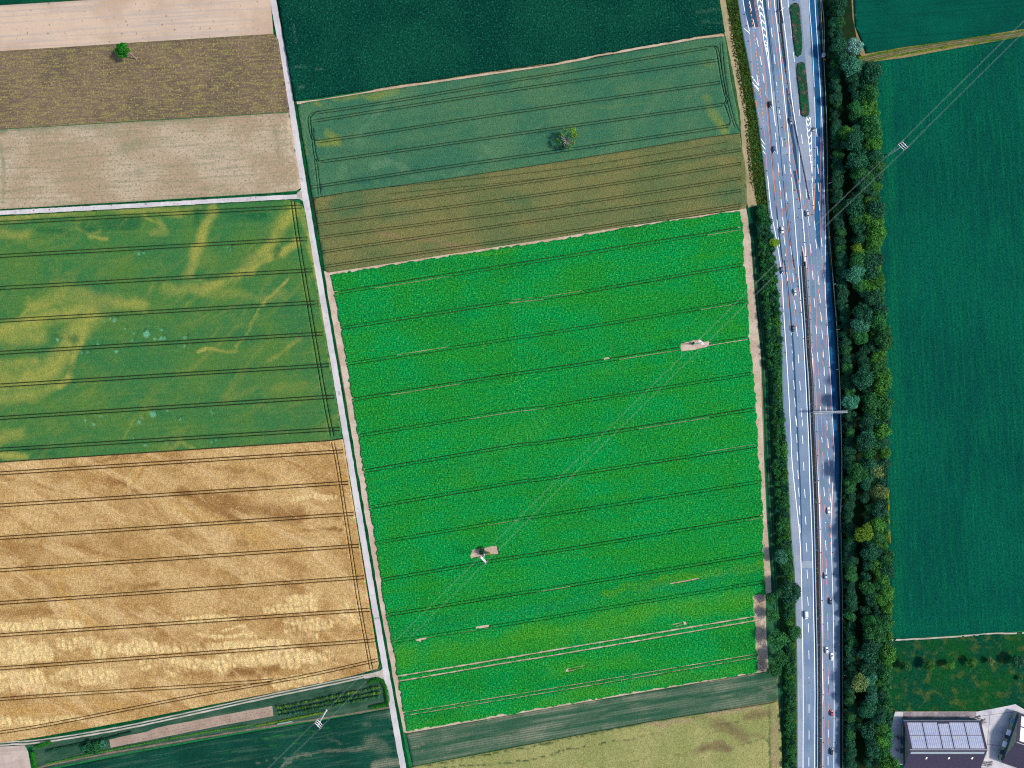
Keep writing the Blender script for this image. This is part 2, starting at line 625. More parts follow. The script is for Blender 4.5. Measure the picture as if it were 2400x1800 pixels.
m = field_mat('stubble_pale', P(198, 180, 158), P(182, 160, 136), ang=R(3.2), blotch=(.03, .38, .62), streak=(.03, .55, .45, .7, .6),
              streak_col=P(150, 148, 120), grain=(1.0, .15), grain2=(.4, .08), speck=(.7, .60, .72, P(138, 142, 112)), bump=(.9, .4, .18),
              masks=(P(120, 140, 110), P(222, 206, 186)))
mk = strokes([(t1([(20, 970), (60, 965)]), 16, .9), (t1([(20, 1070), (30, 1300), (30, 1500)]), 8, .8), (t1([(0, 975), (600, 945), (1000, 900), (1600, 890)]), 14, .6),
              (t1([(2040, 960), (2050, 1150)]), 8, .7), (t1([(900, 1090), (1060, 1060)]), 30, .5), (t1([(1050, 1280)]), 30, .5)], 2, 4)
mk2 = strokes([(t1([(2120, 850), (2190, 1430)]), 6, .7), (t1([(2080, 850), (2150, 1430)]), 4, .6), (t1([(0, 1475), (500, 1450)]), 4, .7), (t1([(0, 1050), (900, 1010)]), 4, .4),
               (t1([(60, 1250), (100, 1265)]), 10, .6)], 1, 9)
canopy('stubble_field', [(-220, 317), (679, 264), (706, 440), (694, 447), (640, 452), (316, 472), (-220, 503)], 2.2, .14, m, zb=.03,
       masks=(mk, mk2), relief=bumpy(.06, .5, 6))

# -- E : green wheat with yellow ripening scrolls
Ys = [(519.6, 481.6), (597, 557.6), (672, 632), (748.5, 708), (823.5, 781.7), (900, 856.7), (976, 931), (1050, 1007)]
trE = []
for a, b in Ys:
    for d in (0, 7.2):
        l_ = [(0, a + d), (700, b + d)]
        x1 = road1_x(b) - 12
        trE.append((stretch(l_, -230, x1), .62))
headE = [(681, 462), (695, 561), (720, 713), (758, 937), (775, 1022)]
for d in (0, 7.5): trE.append((shift(headE, d, 0), .62))
yel = strokes([
    (t5([(1572, 100), (1550, 200), (1510, 300), (1450, 450), (1395, 610)]), 24, 1.0),
    (t5([(2200, 130), (2050, 300), (1960, 450), (1850, 560), (1700, 640), (1500, 730), (1230, 715)]), 30, .85),
    (t5([(2205, 360), (2080, 450), (1960, 520), (1860, 580)]), 20, .95),
    (t5([(-600, 1010), (0, 1010), (200, 970), (450, 920), (700, 830), (880, 820), (1060, 825)]), 38, .9),
    (t5([(250, 850), (450, 780), (560, 770), (700, 800)]), 38, .8),
    (t5([(720, 840), (640, 950), (560, 1060), (470, 1200), (350, 1340), (100, 1400), (-500, 1400)]), 56, .85),
    (t5([(-600, 1090), (0, 1060), (300, 1060)]), 44, .7),
    (t5([(650, 970), (620, 1100), (560, 1220), (520, 1370), (440, 1440)]), 18, .95),
    (t5([(-600, 1510), (0, 1500), (300, 1500), (450, 1400)]), 30, .6),
    (t5([(-500, 1290), (0, 1290), (260, 1260)]), 30, .75),
    (t9([(-600, 110), (0, 100), (250, 90)]), 40, .7), (t9([(-400, 400), (0, 400), (150, 370)]), 30, .75), (t9([(-400, 530), (0, 525), (200, 545)]), 16, .9),
    (t5([(-500, 230), (0, 200), (400, 150), (800, 130), (1050, 160)]), 22, .75), (t5([(-500, 330), (0, 310), (200, 315)]), 26, .7),
    (t5([(1080, 130), (1350, 150), (1480, 110)]), 20, .7), (t5([(1180, 220), (1240, 300), (1150, 300)]), 18, .6),
    (t5([(560, 270), (690, 340), (800, 350)]), 8, .8), (t5([(1080, 130), (1090, 200), (1200, 240)]), 9, .7), (t5([(700, 320), (750, 290)]), 8, .7),
    (t5([(2150, 650), (1980, 770), (1900, 880), (1850, 1020), (1750, 1150)]), 7, .95),
    (t5([(1460, 1185), (1600, 1180), (1740, 1190)]), 10, 1.0),
    (t5([(2212, 1080), (2100, 1190), (2000, 1240)]), 12, .6), (t5([(1640, 980), (1570, 1080)]), 8, .5), (t5([(1480, 770), (1380, 850)]), 9, .6),
    (t5([(1130, 690), (1090, 800)]), 12, .5), (t5([(1350, 640), (1500, 660), (1460, 780)]), 12, .5), (t5([(1550, 740), (1950, 780), (2100, 750)]), 28, .45),
    (t5([(210, 780), (230, 850), (150, 920)]), 10, .8), (t6([(330, 130), (400, 400), (450, 620), (560, 1200), (600, 1500)]), 10, .6),
    (t6([(400, 300), (440, 560), (520, 900), (590, 1400), (640, 1750)]), 5, .9),
    (t9([(980, 260), (930, 370), (900, 400)]), 6, .6), (t9([(1260, 480), (1340, 420), (1440, 470)]), 10, .8), (t9([(1680, 80), (1750, 130)]), 12, .4),
    (t9([(2000, 60), (2212, 20), (2500, 60)]), 40, .35), (t9([(1500, 20), (1700, 60)]), 26, .3)], 2.6, 3, 1.0)
dkE = strokes([(t5([(650, 260), (1000, 230)]), 34, .8), (t5([(300, 290), (500, 300)]), 20, .7), (t5([(1470, 150), (1450, 230)]), 22, .8), (t5([(1700, 170), (1950, 170)]), 30, .8),
               (t5([(420, 1090)]), 26, .9), (t5([(550, 1080)]), 28, .9), (t5([(530, 1310)]), 30, .8), (t5([(2060, 440)]), 22, .8), (t5([(1560, 650), (1680, 640)]), 18, .6),
               (t9([(100, 460), (400, 500)]), 20, .6), (t5([(560, 840), (700, 830)]), 8, .4), (t6([(150, 480)]), 18, .8), (t6([(230, 290)]), 18, .7)], 1.8, 12)
lodE_pts = [((1090, 1055), 20), ((1150, 1095), 9), ((1195, 1090), 12), ((1220, 1092), 8), ((430, 1098), 9), ((855, 950), 11), ((820, 945), 6), ((865, 1180), 11), ((1375, 1080), 11),
            ((1030, 460), 8), ((1070, 455), 7), ((1690, 420), 7), ((1715, 430), 6), ((730, 1128), 10), ((985, 1100), 7), ((650, 1190), 7), ((1200, 1025), 8), ((1000, 1050), 7), ((930, 1015), 6),
            ((1435, 1138), 6), ((1370, 1145), 6), ((610, 1195), 5), ((775, 965), 6)]
lodE_pts2 = [((1140, 220), 17), ((1040, 287), 11), ((760, 235), 8), ((740, 242), 6), ((1340, 260), 9), ((1080, 455), 9), ((1605, 415), 7), ((1565, 425), 6), ((1245, 440), 6), ((700, 300), 7), ((1060, 255), 6), ((1570, 205), 6),
             ((640, 270), 6), ((1455, 195), 5), ((1245, 205), 6), ((985, 402), 5), ((1640, 415), 5)]
lod_list = [(t5([p]), r_ * .85, .9) for p, r_ in lodE_pts] + [(t9([p]), r_ * .85, .9) for p, r_ in lodE_pts2]
lodE = strokes(lod_list, .8, 31, .3)
# small dark pock marks, dips in the crop just above each flattened patch
pk = []
for q, r_ in [(t5([p])[0], r_) for p, r_ in lodE_pts] + [(t9([p])[0], r_) for p, r_ in lodE_pts2]:
    for _ in range(3 + int(r_ / 5)):
        pk.append(([(q[0] + random.uniform(-1.1, 1.1) * r_ * .9, q[1] - r_ * .45 - random.uniform(-1, 5))], random.uniform(2, 4.2), 1.0))
pockE = strokes(pk, .3, 41, .3)
m = field_mat('green_wheat', P(62, 124, 72), P(84, 130, 66), ang=R(3.1), blotch=(.03, .34, .66), streak=(.02, .35, .5, .75, .3), streak_col=P(110, 142, 74), streak2=[(R(38), .02, .07, .5, .72, .35, P(136, 150, 74)), (R(-20), .02, .06, .5, .72, .3, P(48, 112, 74))],
              grain=(1.2, .26), grain2=(.35, .1), speck=(.75, .66, .76, P(122, 132, 70)), masks=(P(166, 168, 84), P(26, 100, 62), P(112, 184, 150)), bump=(1.0, .55, .35), edge=.4)
def relE(x, y):
    q = np.stack([x, y], 1)
    return (fbm(x * .5, y * .5, 2, 2) - .5) * .16 - .35 * lodE(q) - .75 * pockE(q)
flat('field_soil', [(-220, 505), (690, 470), (806, 1030), (-220, 1098)], .02, soil_dark)
canopy('wheat_field', [(-220, 519), (0, 508), (316, 490), (680, 469), (707, 479), (716, 497), (803, 1026), (774, 1031), (-220, 1096)], 1.25, .85, m, tracks=trE,
       masks=(yel, dkE, lodE), relief=relE)

# -- F : ripe golden wheat, flattened in places
YF = [(1105.7, 1060.5), (1180.7, 1135), (1257, 1209), (1332.6, 1284.5), (1409, 1359.5), (1484.5, 1436), (1562, 1509.5)]
trF = []
for i, (a, b) in enumerate(YF):
    for d in (0, 7.0):
        l_ = [(0, a + d), (700, b + d)]
        trF.append((stretch(l_, -230, road1_x(b) - 13), .66))
for d in (0, 7):
    trF.append(([(-230, 1659 + d), (0, 1634 + d), (430, 1605 + d), (560, 1596 + d), (640, 1590 + d)], .6))
    trF.append(([(-230, 1744 + d * .9), (35, 1707 + d * .9), (202, 1677 + d * .9), (475, 1623 + d * .9), (700, 1583 + d * .9), (891, 1541 + d * .9)], .55))
for d in (0, 6.5):
    trF.append((shift([(777, 1036), (790, 1102), (821, 1300), (836, 1400), (867, 1568)], d, 0), .6))
def rect(x0, y0, x1, y1, s=1.0, w=None):
    """horizontal lozenge in tile (0,1300)"""
    h = (y1 - y0)
    return (t13([(x0 + h / 2, (y0 + y1) / 2 + 6), (x1 - h / 2, (y0 + y1) / 2 - 6)]), h * .31646, s)
lodF_list = [rect(-400, 480, 640, 560), rect(-300, 640, 400, 800), rect(430, 600, 720, 700, .8), rect(690, 640, 815, 760, 1), rect(845, 640, 1200, 740), rect(1150, 660, 1520, 735, .9),
             rect(1530, 640, 1640, 710), rect(1625, 628, 2130, 702), rect(-300, 860, 355, 1040), rect(380, 850, 560, 950, .7), rect(560, 830, 900, 960, .8), rect(1020, 770, 1260, 850, .8),
             rect(1230, 760, 1700, 880), rect(1600, 740, 2120, 820), rect(2050, 710, 2500, 800), rect(-200, 1200, 115, 1280), rect(130, 1190, 620, 1245, .8), rect(1450, 570, 1900, 602, .9),
             rect(1380, 432, 1760, 480, .9), rect(1950, 380, 2212, 440), rect(2100, 470, 2470, 560), rect(350, 1000, 700, 1040, .6), rect(1000, 600, 1150, 650, .7),
             rect(1930, 890, 2300, 930, .8), rect(2050, 940, 2400, 990, .7), rect(1620, 530, 1850, 548, .8),
             (t14([(270, 330), (420, 330)]), 26, .9), (t14([(240, 400), (430, 390)]), 18, .9), (t14([(250, 510), (450, 510)]), 34, 1), (t14([(640, 380), (700, 375)]), 12, .9),
             (t14([(650, 440), (740, 480)]), 18, .8), (t14([(350, 610), (460, 610)]), 16, .8), (t14([(0, 650), (230, 640)]), 16, .9), (t14([(100, 750), (300, 730)]), 26, 1),
             (t14([(480, 720), (500, 750)]), 12, .8), (t14([(200, 820), (330, 820)]), 14, .8), (t14([(150, 950), (460, 910)]), 18, .8), (t10([(300, 850), (590, 830)]), 14, .8)]
lodF = strokes(lodF_list, 3.4, 21, .34)
brF = strokes([(t13([(1700, 868), (2050, 845)]), 22, 1.0), (t9([(850, 540), (1050, 530), (700, 570)]), 14, .8), (t9([(800, 720), (900, 745)]), 16, .9), (t9([(980, 770), (1100, 780)]), 14, .7),
               (t9([(1350, 790), (1500, 880), (1750, 990)]), 22, .9), (t9([(1550, 850), (1800, 900), (2100, 950), (2212, 970)]), 40, .85), (t9([(280, 755), (400, 760)]), 14, .8),
               (t9([(600, 1170), (900, 1170)]), 40, .5), (t9([(1300, 1100), (1450, 1130)]), 30, .7), (t9([(1650, 1160), (1800, 1180)]), 24, .6), (t9([(60, 1270), (400, 1290)]), 50, .6),
               (t9([(700, 1500), (820, 1510)]), 18, .8), (t9([(1000, 1490), (1180, 1480)]), 12, .9), (t9([(1550, 640), (1900, 640)]), 14, .6), (t9([(0, 700), (100, 720)]), 12, .6),
               (t10([(0, 930), (180, 970)]), 40, .7), (t10([(300, 1090), (640, 1065)]), 9, 1.0), (t10([(0, 660), (150, 700)]), 18, .5), (t10([(200, 1460), (350, 1540)]), 26, .5),
               (t13([(800, 620), (1400, 580)]), 22, .5), (t13([(0, 430), (450, 420)]), 20, .6), (t14([(620, 560), (760, 570)]), 30, .4), (t14([(550, 600), (700, 590)]), 20, .4)], 3.0, 25)
smF = strokes([(t13([(-300, 1160), (300, 1155), (900, 1120)]), 26, .9), (t13([(450, 180), (500, 330), (600, 450), (720, 515)]), 24, .9), (t13([(0, 140), (300, 130), (430, 150), (700, 100)]), 20, .8),
               (t9([(900, 640), (700, 680), (600, 740)]), 14, .5), (t9([(1200, 560), (1060, 600), (930, 790)]), 7, 1.0), (t9([(1200, 880), (1500, 970), (1700, 1060), (1950, 1150)]), 28, .8),
               (t9([(2212, 1080), (1900, 1080)]), 26, .7), (t9([(1700, 560), (1950, 640), (2212, 760)]), 8, .7), (t13([(1000, 1060), (1300, 1040), (1600, 1080)]), 20, .6),
               (t10([(0, 1180), (300, 1250), (500, 1220)]), 24, .6), (t14([(480, 330), (560, 600)]), 16, .5)], 2.5, 27)
def relF(x, y):
    q = np.stack([x, y], 1)
    ld = lodF(q)
    wav = np.abs(fbm(x * .5 + .15 * y, y * .15, 61, 3) - .5) * 2
    return (fbm(x * .45, y * .45, 14, 2) - .5) * .3 + ld * (-.45 + 1.5 * wav) - .3 * smF(q) * (1 - ld) - .25 * brF(q) * 0
m = field_mat('ripe_wheat', P(208, 174, 120), P(186, 150, 96), ang=R(3.1), blotch=(.03, .4, .62), streak=(.03, .3, .5, .75, .3), streak_col=P(168, 126, 78), streak2=[(R(-22), .018, .07, .5, .7, .55, P(162, 118, 70)), (R(-30), .02, .09, .5, .68, .5, P(232, 200, 150)), (R(50), .02, .1, .54, .7, .35, P(222, 186, 130))], grain=(1.15, .34), grain2=(.4, .16),
              speck=(.9, .66, .78, P(230, 196, 140)), masks=(P(236, 208, 150), P(146, 106, 62), P(200, 160, 98)), bump=(1.1, .6, .4), edge=.8)
flat('field_soil', [(-220, 1098), (806, 1030), (893, 1566), (-220, 1775)], .021, field_mat('soil_brown', P(92, 72, 46), P(80, 62, 42), grain=(1.3, .25)))
canopy('wheat_field', [(-220, 1098.5), (774, 1033.5), (804, 1029), (888, 1556), (885, 1566), (820, 1584), (700, 1610), (316, 1686), (100, 1725), (-220, 1772)], .85, .95, m, tracks=trF,
       masks=(lodF, brF, smF), relief=relF)

# -- I : dark maize, J green cereal with turning tracks, K olive cereal
m = field_mat('maize', P(16, 78, 62), P(10, 66, 56), ang=R(-80), blotch=(.02, .36, .64), grain=(1.0, .5), grain2=(.45, .18), speck=(.85, .58, .76, P(34, 112, 88)), bump=(.95, .9, .6),
              masks=(P(86, 118, 106),))
mkI = strokes([(t2([(300, 510), (400, 500)]), 6, .7), (t2([(450, 525), (510, 520)]), 4, .8), (t2([(330, 665), (370, 655)]), 8, .8), (t2([(290, 190), (300, 330)]), 8, .4), (t3([(1350, 110), (1520, 90)]), 10, .4), (t3([(1400, 180), (1550, 180)]), 8, .4)], 1.5, 6)
canopy('maize_field', [(617, -200), (1672, -200), (1683, -10), (1697, 78), (1643, 85), (1300, 147), (916, 203), (717, 234), (693, 238), (672, 120), (653, -10)], 1.6, 1.9, m,
       masks=(mkI,), relief=bumpy(.35, .8, 33), rag=.5)
strip('field_margin', t2([(300, 765), (600, 725), (1000, 655), (1500, 582), (2212, 478)]) + t3([(700, 398), (1400, 278), (1570, 262)]), 1.5, .05, soil_pale, rag=.3)
trJ = []
jl = [[(742, 262), (916, 236), (1200, 187), (1300, 171), (1655, 110)], [(733, 282), (916, 253), (1200, 209), (1684, 138)], [(742, 330), (916, 305), (1200, 261), (1687, 191)],
      [(750, 377), (916, 354), (1200, 313), (1692, 243)], [(720, 438), (916, 408), (1200, 367), (1300, 353), (1706, 293)]]
for l_ in jl:
    for d in (0, 5.8): trJ.append((shift(l_, 0, d), .5))
for d in (0, 5.5):
    trJ.append((shift([(746, 261), (730, 266), (722, 278), (724, 300), (728, 320), (733, 328), (745, 330)], d, 0), .48))
    trJ.append((shift([(729, 300), (733, 345), (737, 368), (742, 377), (752, 378)], d, 0), .48))
    trJ.append((shift([(736, 372), (740, 400), (746, 455)], d, 0), .4))
    trJ.append((shift([(1655, 110), (1668, 109), (1676, 114), (1681, 135), (1687, 175), (1695, 215), (1700, 232), (1697, 241), (1688, 244)], d, 0), .5))
    trJ.append((shift([(1686, 100), (1692, 170), (1704, 240), (1716, 285), (1722, 300)], d, 0), .34))
trJ.append(([(1697, 245), (1706, 270), (1710, 286), (1706, 292), (1690, 295)], .45))
yJ = strokes([(t2([(600, 740), (900, 700), (1050, 660)]), 16, .7), (t2([(440, 770), (480, 800)]), 14, .7), (t2([(520, 980), (600, 1050), (480, 1060)]), 18, .8), (t3([(1430, 480), (1480, 470)]), 14, .6),
              (t3([(1440, 740), (1450, 800), (1500, 880), (1560, 960)]), 24, .9), (t3([(1650, 500), (1620, 700), (1680, 850)]), 10, .4), (t3([(600, 820), (1000, 770)]), 10, .35), (t3([(0, 620), (400, 520)]), 20, .25),
              (t2([(330, 900), (370, 1150)]), 12, .5)], 3, 5)
pJ = strokes([(t2([(1000, 680), (880, 850), (760, 1000), (780, 1080)]), 22, .5), (t2([(870, 1240), (980, 1210), (1080, 1250), (1150, 1290)]), 18, .7), (t2([(640, 1250), (600, 1330)]), 22, .5),
              (t2([(1200, 1300), (1500, 1290)]), 26, .5), (t2([(1650, 1080), (1780, 1150)]), 22, .45), (t2([(1500, 880), (2000, 860)]), 40, .25)], 3, 8)
dJ = strokes([(t2([(700, 1330), (1000, 1320), (1200, 1260)]), 22, .6), (t2([(600, 1150), (900, 1120)]), 26, .4), (t2([(1800, 1000), (2212, 960), (2500, 960)]), 26, .4), (t2([(350, 1100), (400, 1300)]), 20, .5)], 3, 15)
m = field_mat('green_cereal', P(62, 118, 92), P(76, 124, 92), ang=R(8.8), blotch=(.03, .38, .62), streak=(.03, .4, .5, .75, .25), streak_col=P(96, 128, 86), streak2=[(R(40), .02, .06, .5, .72, .35, P(98, 138, 104)), (R(9), .01, .06, .5, .7, .35, P(48, 106, 86))], grain=(1.25, .34), grain2=(.3, .08),
              speck=(.9, .66, .76, P(112, 128, 80)), masks=(P(134, 150, 70), P(104, 146, 112), P(34, 96, 84)), bump=(1.1, .6, .3))
flat('field_soil', [(690, 244), (1697, 84), (1742, 315), (1735, 495), (766, 645), (727, 460)], .022, soil_dark)
canopy('cereal_field', [(697, 246), (717, 241), (916, 210), (1300, 154), (1643, 91), (1698, 87), (1713, 190), (1728, 265), (1733, 312), (1659, 321), (1421, 361), (1200, 396), (980, 429), (821, 449), (733, 464), (714, 350)],
       1.4, .6, m, tracks=trJ, masks=(yJ, pJ, dJ), relief=bumpy(.08, .5, 3))
trK = []
for a, b, c_ in [(497, 415, 349), (527, 449, 381), (558, 482, 415), (592, 508, 444), (627, 545, 478)]:
    for d in (0, 5.5): trK.append(([(736 + (a - 497) * .17, a + d), (775, a - 7 + d), (1300, b + d), (1735, c_ + d)], .36))
for d in (0, 17): trK.append(([(900, 440 + d * .9), (1300, 398 + d), (1700, 334 + d)], .26))
gK = strokes([(t6([(600, 100), (750, 90)]), 40, .8), (t6([(1000, 170), (1250, 160)]), 40, .55), (t6([(470, 200), (520, 560)]), 20, .5), (t7([(1500, 60), (1690, 20)]), 60, .6), (t3([(1300, 1120), (1700, 1080)]), 50, .6), (t7([(100, 130), (600, 60)]), 40, .3),
              (t2([(1850, 1480), (2000, 1460)]), 30, .6), (t3([(1000, 1350), (1500, 1280)]), 40, .35)], 4, 6)
pK = strokes([(t6([(880, 300), (1000, 330), (1250, 350), (1500, 400), (1700, 420)]), 9, .8), (t6([(1150, 470), (1600, 420)]), 30, .35)], 2, 7)
m = field_mat('olive_cereal', P(126, 126, 80), P(108, 119, 76), ang=R(8.8), blotch=(.025, .38, .62), streak=(.03, .35, .5, .75, .35), streak_col=P(138, 126, 80), streak2=[(R(9), .01, .06, .5, .7, .5, P(88, 114, 76))], grain=(1.25, .36), grain2=(.3, .08),
              speck=(.9, .64, .76, P(66, 108, 82)), masks=(P(66, 112, 80), P(146, 124, 96)), bump=(1.1, .6, .3))
canopy('cereal_field', [(735, 466), (821, 450.5), (980, 430.5), (1200, 397.5), (1421, 362.5), (1659, 322.5), (1733, 313.5), (1748, 400), (1750, 478), (1735, 489), (1516, 522), (1300, 558), (1200, 573), (916, 617), (770, 639), (761, 634)],
       1.4, .62, m, tracks=trK, masks=(gK, pK), relief=bumpy(.08, .5, 9))

# -- L : sugar beet
BL = [[(771, 686), (1200, 618), (1300, 602), (1738, 532)], [(793, 767), (1200, 703), (1300, 692), (1744, 616)], [(806, 851), (1200, 790), (1300, 775), (1751, 701.6)],
      [(821.5, 934), (1200, 874), (1300, 860), (1592, 814)], [(1662, 803), (1754, 788.6)], [(834, 1018.7), (1200, 960), (1300, 947), (1765, 871)], [(853, 1101), (1200, 1042), (1300, 1030), (1770, 955)],
      [(864, 1186), (1200, 1128), (1300, 1115), (1773, 1041)], [(877, 1269), (1200, 1215), (1300, 1200.7), (1782, 1125)], [(891, 1356), (1200, 1303), (1300, 1288), (1789, 1207)],
      [(904, 1438), (1200, 1389), (1300, 1374), (1785.5, 1293)], [(916.5, 1501), (1200, 1457), (1300, 1441), (1792, 1359)]]
trL = []
for i, l_ in enumerate(BL):
    for d in (0, 6.6):
        trL.append((shift(l_, 0, d), .34 if (i * 2 + (d > 0)) % 3 else .52))
for l_, w in (([(930, 1585), (1200, 1540), (1300, 1523), (1772, 1444)], 1.05), ([(930, 1597), (1200, 1551), (1300, 1535), (1772, 1454)], .95),
              ([(940, 1670.5), (1300, 1612), (1776, 1532)], .62), ([(940, 1678.5), (1300, 1620), (1776, 1540)], .55), ([(1571, 1368), (1641, 1355)], .9),
              ([(1575, 1464), (1600, 1459)], .6), ([(1578, 1470), (1604, 1464)], .6), ([(1330, 1568), (1372, 1560)], .6), ([(1332, 1573), (1357, 1568)], .55),
              (t14([(1630, 540), (1730, 525)]), 1.6), (t14([(1190, 633), (1265, 618)]), 1.7), (t7([(680, 1237), (722, 1228)]), 1.3)):
    trL.append((l_, w))
holesL = [[(1596, 805), (1612, 801), (1627, 797), (1640, 797), (1652, 801), (1662, 800), (1664, 806), (1660, 813), (1630, 820), (1597, 824), (1594, 816)],
          [(1107, 1288), (1165, 1279), (1169, 1298), (1140, 1301), (1103, 1309), (1103, 1301)],
          [(1600, 1455), (1609, 1458), (1611, 1463), (1604, 1466)], [(1326, 1569), (1333, 1566), (1333, 1574), (1327, 1577)], t14([(1180, 630), (1225, 625), (1225, 645), (1190, 640)])]
yL = strokes([(t15([(1850, 60), (1500, 130), (1100, 200), (700, 290)]), 22, .9), (t14([(1100, 760), (1600, 700), (2212, 590)]), 60, .55), (t15([(0, 620), (600, 520), (1200, 400), (1750, 330)]), 55, .6),
              (t15([(0, 700), (900, 560)]), 30, .5), (t10([(2212, 250), (1900, 400), (1500, 700)]), 60, .3), (t14([(1500, 300), (2212, 150)]), 60, .2), (t15([(300, 850), (900, 780)]), 40, .4),
              (t15([(200, 1100), (900, 950), (1700, 850)]), 30, .5), (t6([(1300, 480), (1900, 420)]), 12, .5), (t7([(340, 630)]), 20, .5), (t7([(600, 1350), (900, 1300)]), 40, .3), (t14([(1100, 1290), (1600, 1150)]), 30, .35)], 4, 6)
dL = strokes([(t15([(1600, 620), (1750, 700)]), 60, .5), (t14([(1300, 1000), (1800, 950)]), 60, .4), (t14([(1100, 1250), (1500, 1180)]), 40, .5), (t15([(0, 900), (500, 960), (1000, 880)]), 60, .35), (t15([(1000, 700), (1700, 560)]), 40, .3),
              (t14([(1000, 560), (1600, 440)]), 30, .35), (t6([(620, 700), (700, 1000)]), 30, .3), (t7([(1500, 900), (1700, 800)]), 50, .3)], 4, 16)
tL = strokes([(t15([(0, 440), (700, 330), (1300, 230), (1750, 110)]), 40, .6), (t14([(1000, 560), (1600, 470), (2212, 400)]), 40, .5)], 4, 26)
m = field_mat('beet_leaves', P(10, 156, 76), P(26, 150, 60), ang=R(9), blotch=(.03, .34, .66), streak=(.012, .12, .45, .7, .45), streak_col=P(40, 152, 44), streak2=[(R(9), .01, .06, .5, .72, .4, P(6, 128, 62))], grain=(1.05, .55), grain2=(.45, .14), speck=(1.0, .60, .76, P(96, 174, 42)),
              masks=(P(84, 166, 30), P(8, 112, 50), P(18, 146, 88)), bump=(1.1, 1.0, .5), rows=(1.3, .2, P(6, 98, 48)))
flat('field_soil', [(757, 636), (1735, 491), (1756, 487), (1762, 600), (1774, 700), (1783, 800), (1785, 940), (1789, 1040), (1797, 1220), (1806, 1340), (1808, 1388), (1794, 1392), (1796, 1480), (1802, 1576), (1776, 1579),
                    (1421, 1637), (1200, 1676), (954, 1719), (946, 1715), (914, 1560), (882, 1398), (811, 932), (797, 850)], .023, soil_pale)
shade_soil = field_mat('soil_shaded', P(58, 78, 58), P(46, 66, 52), blotch=(.1, .4, .6), grain=(1.2, .3))  # darkened soil tone: shade of the beet track slots painted into the colour
flat('beet_shade_soil', [(790, 650), (1200, 582), (1725, 500), (1743, 640), (1752, 790), (1768, 960), (1775, 1090), (1782, 1220), (1786, 1380), (1758, 1400), (1768, 1570), (1200, 1665), (964, 1704), (938, 1560), (900, 1394), (879, 1250), (828, 932), (815, 850), (800, 760)], .03, shade_soil)
for i, l_ in enumerate(BL):
    p_ = np.array(l_); xs_ = p_[:, 0]
    for k in range(2 if i < 6 else 1):
        x0 = random.uniform(xs_[0], xs_[-1] - 60); x1 = min(xs_[-1], x0 + random.uniform(40, 190)); d_ = 6.6 if random.random() < .6 else 0
        strip('dry_rut', [(x, float(np.interp(x, xs_, p_[:, 1])) + d_) for x in np.linspace(x0, x1, 4)], .4, .04 + .001 * k, soil_pale, rag=.12)
for l_, w in (([(930, 1585), (1200, 1540), (1300, 1523), (1772, 1444)], 1.3), ([(930, 1597), (1200, 1551), (1300, 1535), (1772, 1454)], 1.2), ([(940, 1670.5), (1300, 1612), (1776, 1532)], .8), ([(940, 1678.5), (1300, 1620), (1776, 1540)], .7),
              ([(1571, 1368), (1641, 1355)], 1.2), ([(1575, 1464), (1600, 1459)], .9), ([(1578, 1470), (1604, 1464)], .9), ([(1330, 1568), (1372, 1560)], .9), ([(1332, 1573), (1357, 1568)], .8), (t14([(1630, 540), (1730, 525)]), 2.0), (t14([(1190, 633), (1265, 618)]), 2.1), (t7([(680, 1237), (722, 1228)]), 1.8)):
    strip('dry_rut', l_, w, .046, soil_pale, rag=.1)
for h in holesL:
    c_ = np.mean(h, 0); flat('bare_patch', [tuple(c_ + (np.array(q_) - c_) * 1.12) for q_ in h], .05, soil_pale)
canopy('beet_field', [(776, 644), (916, 622), (1200, 578), (1300, 563), (1516, 527), (1734, 494), (1740, 530), (1744, 616), (1752, 701), (1755, 790), (1765, 871), (1771, 944), (1775, 1041), (1783, 1125), (1789, 1210), (1787, 1290),
                      (1793, 1360), (1793, 1390), (1765, 1396), (1770, 1480), (1776, 1575), (1421, 1633), (1200, 1671), (956, 1712), (952, 1706), (930, 1570), (898, 1394), (877, 1250), (825, 932), (813, 850), (798, 760)],
       .8, .55, m, tracks=trL, holes=holesL, masks=(yL, dL, tL), relief=lambda x, y: (fbm(x * 1.1, y * 1.1, 71, 2) - .5) * .5, rag=1.1, trackrag=.35)

# -- M, N, H : bottom fields
m = field_mat('thin_rows', P(132, 140, 122), P(92, 116, 96), ang=R(9.7), blotch=(.03, .36, .64), streak=(.012, .3, .42, .66, .85), streak_col=P(38, 92, 68), grain=(1.1, .22), grain2=(.4, .1),
              rows=(1.5, .55, P(60, 100, 80)), bump=(1.0, .4, .2), masks=(P(24, 82, 54), P(176, 158, 140)))
mM = strokes([(t14([(1230, 1420), (1700, 1340), (2212, 1290)]) + t15([(900, 1100), (1850, 1000)]), 8, .8), (t15([(1830, 900), (1960, 880)]), 26, .9), (t15([(1900, 1050), (1950, 1060)]), 20, .8), (t14([(1110, 1340), (1150, 1500)]), 16, .7), (t15([(650, 1085), (720, 1080)]), 8, .7)], 1.5, 7)
mM2 = strokes([(t15([(1840, 985), (1970, 965)]), 3, 1), (t15([(1840, 1005), (1970, 990)]), 3, 1), (t15([(0, 1180), (700, 1060), (1820, 880)]), 4, .8), (t14([(1120, 1315), (2212, 1130)]), 4, .7), (t14([(1110, 1430), (1240, 1400)]), 5, .7), (t14([(1160, 1440), (1240, 1450)]), 6, .6),
               (t15([(0, 1320), (400, 1270)]), 6, .5)], 1, 17)
canopy('row_crop_field', [(951, 1719), (1200, 1675), (1421, 1637), (1776, 1577), (1822, 1570), (1824, 1640), (1801, 1646), (1516, 1690), (1200, 1750), (989, 1790), (968, 1795)], 1.8, .3, m, zb=.03, masks=(mM, mM2), relief=bumpy(.08, .6, 5))
